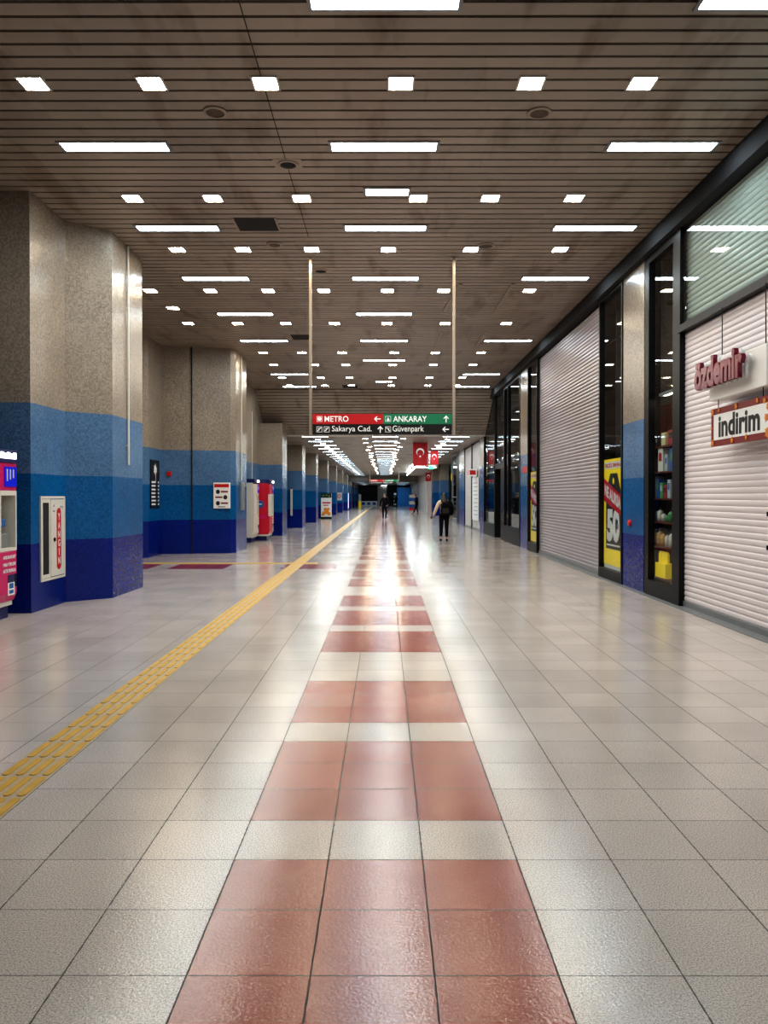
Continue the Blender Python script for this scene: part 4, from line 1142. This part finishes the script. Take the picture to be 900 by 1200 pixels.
# woman walking away with a black backpack
wt, g, k = person((2.02, 26.5, 0), 0, 1.68, 'woman with long dark hair walking away in cream jacket and black trousers',
    dict(pel=(0,0,.92), che=(.0,.02,1.25), nb=(0,.04,1.40), nk=(0,.07,1.46), hd=(0,.11,1.555), shl=(-.18,.02,1.35), ell=(-.29,.02,1.09), wrl=(-.36,.16,.90),
         shr=(.18,.02,1.35), elr=(.26,-.02,1.09), wrr=(.24,.10,.88), hpl=(-.09,0,.88), knl=(-.10,.05,.49), anl=(-.115,-.05,.10), hpr=(.09,0,.88), knr=(.09,.06,.48), anr=(.10,.10,.09)),
    'cream', 'cloth_black', 'cloth_black', longhair=True, bare_ankle=True)
# black coat over the right arm side: part of her clothing
cg = [tuple(Vector(p)*k) for p in ((.03,.0,1.02),(.06,.02,1.24),(.10,.03,1.39),(.20,.01,1.36),(.275,-.03,1.09),(.25,.09,.90))]
link_bm(chain_mesh([(cg, [(0,1),(1,2),(2,3),(3,4),(4,5)], [.155,.155,.085,.095,.082,.06], 0)]), 'coat', M['cloth_black'], wt)['label'] = 'black coat pulled over one shoulder and arm'
bp = thing('backpack', 'black backpack on the back of the woman walking away', 'backpack', (2.05, 26.5-.24, .92))
b = MB(); pr = [(-.15,.0),(.15,.0),(.17,.12),(.16,.34),(.10,.44),(-.10,.44),(-.16,.34),(-.17,.12)]
n0 = len(b.v)
for yy, s_ in ((.07,1),(-.06,1),(-.12,.82)):
    b.v += [(x*s_, yy, .22+(z-.22)*s_) for x, z in pr]
for r_ in range(2):
    for i in range(8): j_ = (i+1) % 8; b.f.append([r_*8+i, r_*8+j_, (r_+1)*8+j_, (r_+1)*8+i]); b.mi.append(0)
b.f.append(list(range(7,-1,-1))); b.f.append([16+i for i in range(8)]); b.mi += [0,0]
o = b.build('bag_body', M['cloth_black'], bp, bevel=.025)
MB().box(-.11,.11,-.155,-.10,.05,.22).build('front_pocket', M['cloth_grey'], bp, bevel=.02)
for s_ in (-1, 1): 
    b = MB().tube((s_*.11,.07,.42),(s_*.13,.16,.50),.016,8).tube((s_*.13,.16,.50),(s_*.135,.30,.40),.016,8).tube((s_*.135,.30,.40),(s_*.14,.10,.05),.014,8); b.build('strap', M['cloth_black'], bp)
ph = MB().box(-.035,.035,-.004,.004,-.07,.07).build('mobile_phone', M['black'], bevel=.003)
ph.location = Vector((2.02,26.5,0)) + g['wrl'] + Vector((-.055,.085,-.06)); ph.rotation_euler = (.9,0,.3); tag(ph, 'dark phone in the hand of the woman walking away', 'phone')

person((-.02, 49.6, 0), PI, 1.70, 'man in dark jacket and trousers walking towards the viewer along the red tiles',
    dict(ell=(-.30,-.04,1.12), wrl=(-.20,.10,.98), elr=(.27,-.04,1.10), wrr=(.26,.08,.87), knl=(-.10,.10,.50), anl=(-.08,.16,.10), knr=(.09,.02,.48), anr=(.08,-.14,.11)),
    'cloth_black', 'cloth_black', 'cloth_black')
person((2.72, 66.7, 0), PI*.45, 1.72, 'person in black standing by the far right wall with head bowed',
    dict(hd=(0,.09,1.58), nk=(0,.05,1.49), ell=(-.24,.02,1.10), wrl=(-.12,.20,1.05), elr=(.24,.02,1.10), wrr=(.10,.22,1.02), knl=(-.12,.10,.48), anl=(-.14,.26,.10), knr=(.10,-.02,.48), anr=(.10,-.10,.10)),
    'cloth_black', 'cloth_black', 'cloth_black')
person((1.48, 107, 0), 0, 1.72, 'distant dark figure walking near the hall end by the rack', {}, 'cloth_black', 'cloth_black', 'cloth_black')
person((.32, 96, 0), 0, 1.45, 'distant small figure partly hidden behind the walking man', {}, 'cloth_grey', 'cloth_black', 'cloth_black')

# mannequins
person((4.75, 25.4, .02), PI/2, 1.75, 'shop mannequin in blue hooded jacket and white shorts behind glass', dict(), 'cloth_blue', 'cloth_white', None, hair=False, name='shop_mannequin', body='white', cat='mannequin', hood='cloth_blue')
person((4.80, 24.4, .02), PI/2, 1.70, 'shop mannequin in white top and navy trousers behind glass', dict(), 'cloth_white', 'cloth_navy', None, hair=False, name='shop_mannequin', body='white', cat='mannequin')
# hanging garments
for i in range(5):
    yy = 29.7+i*.55
    t = thing('hanging_garment', 'long blue garment on a hanger, %s from the doorway' % ords[i], 'garment', (4.75, yy, 1.0), group='blue garments in the shop window')
    b = MB(); nn = 12
    rings = [(.10,.20,0),(.09,.19,.4),(.08,.17,.8),(.07,.2,1.05),(.03,.06,1.15)]
    for q, (rx, ry, z) in enumerate(rings):
        for a in range(nn): th = 2*PI*a/nn; rr2 = 1+.12*math.sin(3*th); b.v.append((rx*rr2*math.cos(th), ry*rr2*math.sin(th), z))
    for q in range(4):
        for a in range(nn): c = (a+1) % nn; b.f.append([q*nn+a, q*nn+c, (q+1)*nn+c, (q+1)*nn+a]); b.mi.append(0)
    b.build('cloth', M['cloth_blue'], t, smooth=True)
    MB().tube((0,0,1.13),(0,0,1.30),.008,6).tube((0,-.16,1.1),(0,.16,1.1),.008,6).build('hanger', M['chrome'], t)
tag(MB().tube((4.75,29.5,2.3),(4.75,32.2,2.3),.015).box(4.73,4.77,29.45,29.49,0,2.32).box(4.73,4.77,32.2,32.24,0,2.32).build('clothes_rail', M['chrome']), 'metal rail carrying the long blue garments', 'clothes rail')
tag(MB().box(4.3, 4.6, 29.5, 32.3, 0, .9).build('display_plinth', M['white']), 'white plinth in front of the long blue garments', 'plinth')
t = thing('display_plinth', 'low white panel with pale squiggles behind the mannequin window', 'plinth', (4.35,25.4,0))
MB().box(0,.03,-1.3,1.3,.1,.95).build('panel', M['lightgrey'], t)
b = MB()
pts = [(-.9,.3),(-.75,.55),(-.82,.7),(-.55,.85),(-.2,.62),(.0,.35),(.2,.5),(.35,.3),(.6,.55)]
for a, c in zip(pts[:-1], pts[1:]): b.tube((-.01,a[0],a[1]),(-.01,c[0],c[1]),.02,6)
b.build('squiggle', M['white_card'], t)

# ------------------------------------------------------------------ world and view
w = bpy.data.worlds.new('world'); S.world = w; w.use_nodes = True
w.node_tree.nodes['Background'].inputs[0].default_value = (.5, .55, .65, 1); w.node_tree.nodes['Background'].inputs[1].default_value = .03
S.view_settings.view_transform = 'Standard'; S.view_settings.look = 'Medium High Contrast'
S.view_settings.exposure = 0.75
S.cycles.max_bounces = 7; S.cycles.diffuse_bounces = 4; S.cycles.glossy_bounces = 3; S.cycles.transparent_max_bounces = 8
S.cycles.sample_clamp_indirect = 6; S.cycles.use_light_tree = True
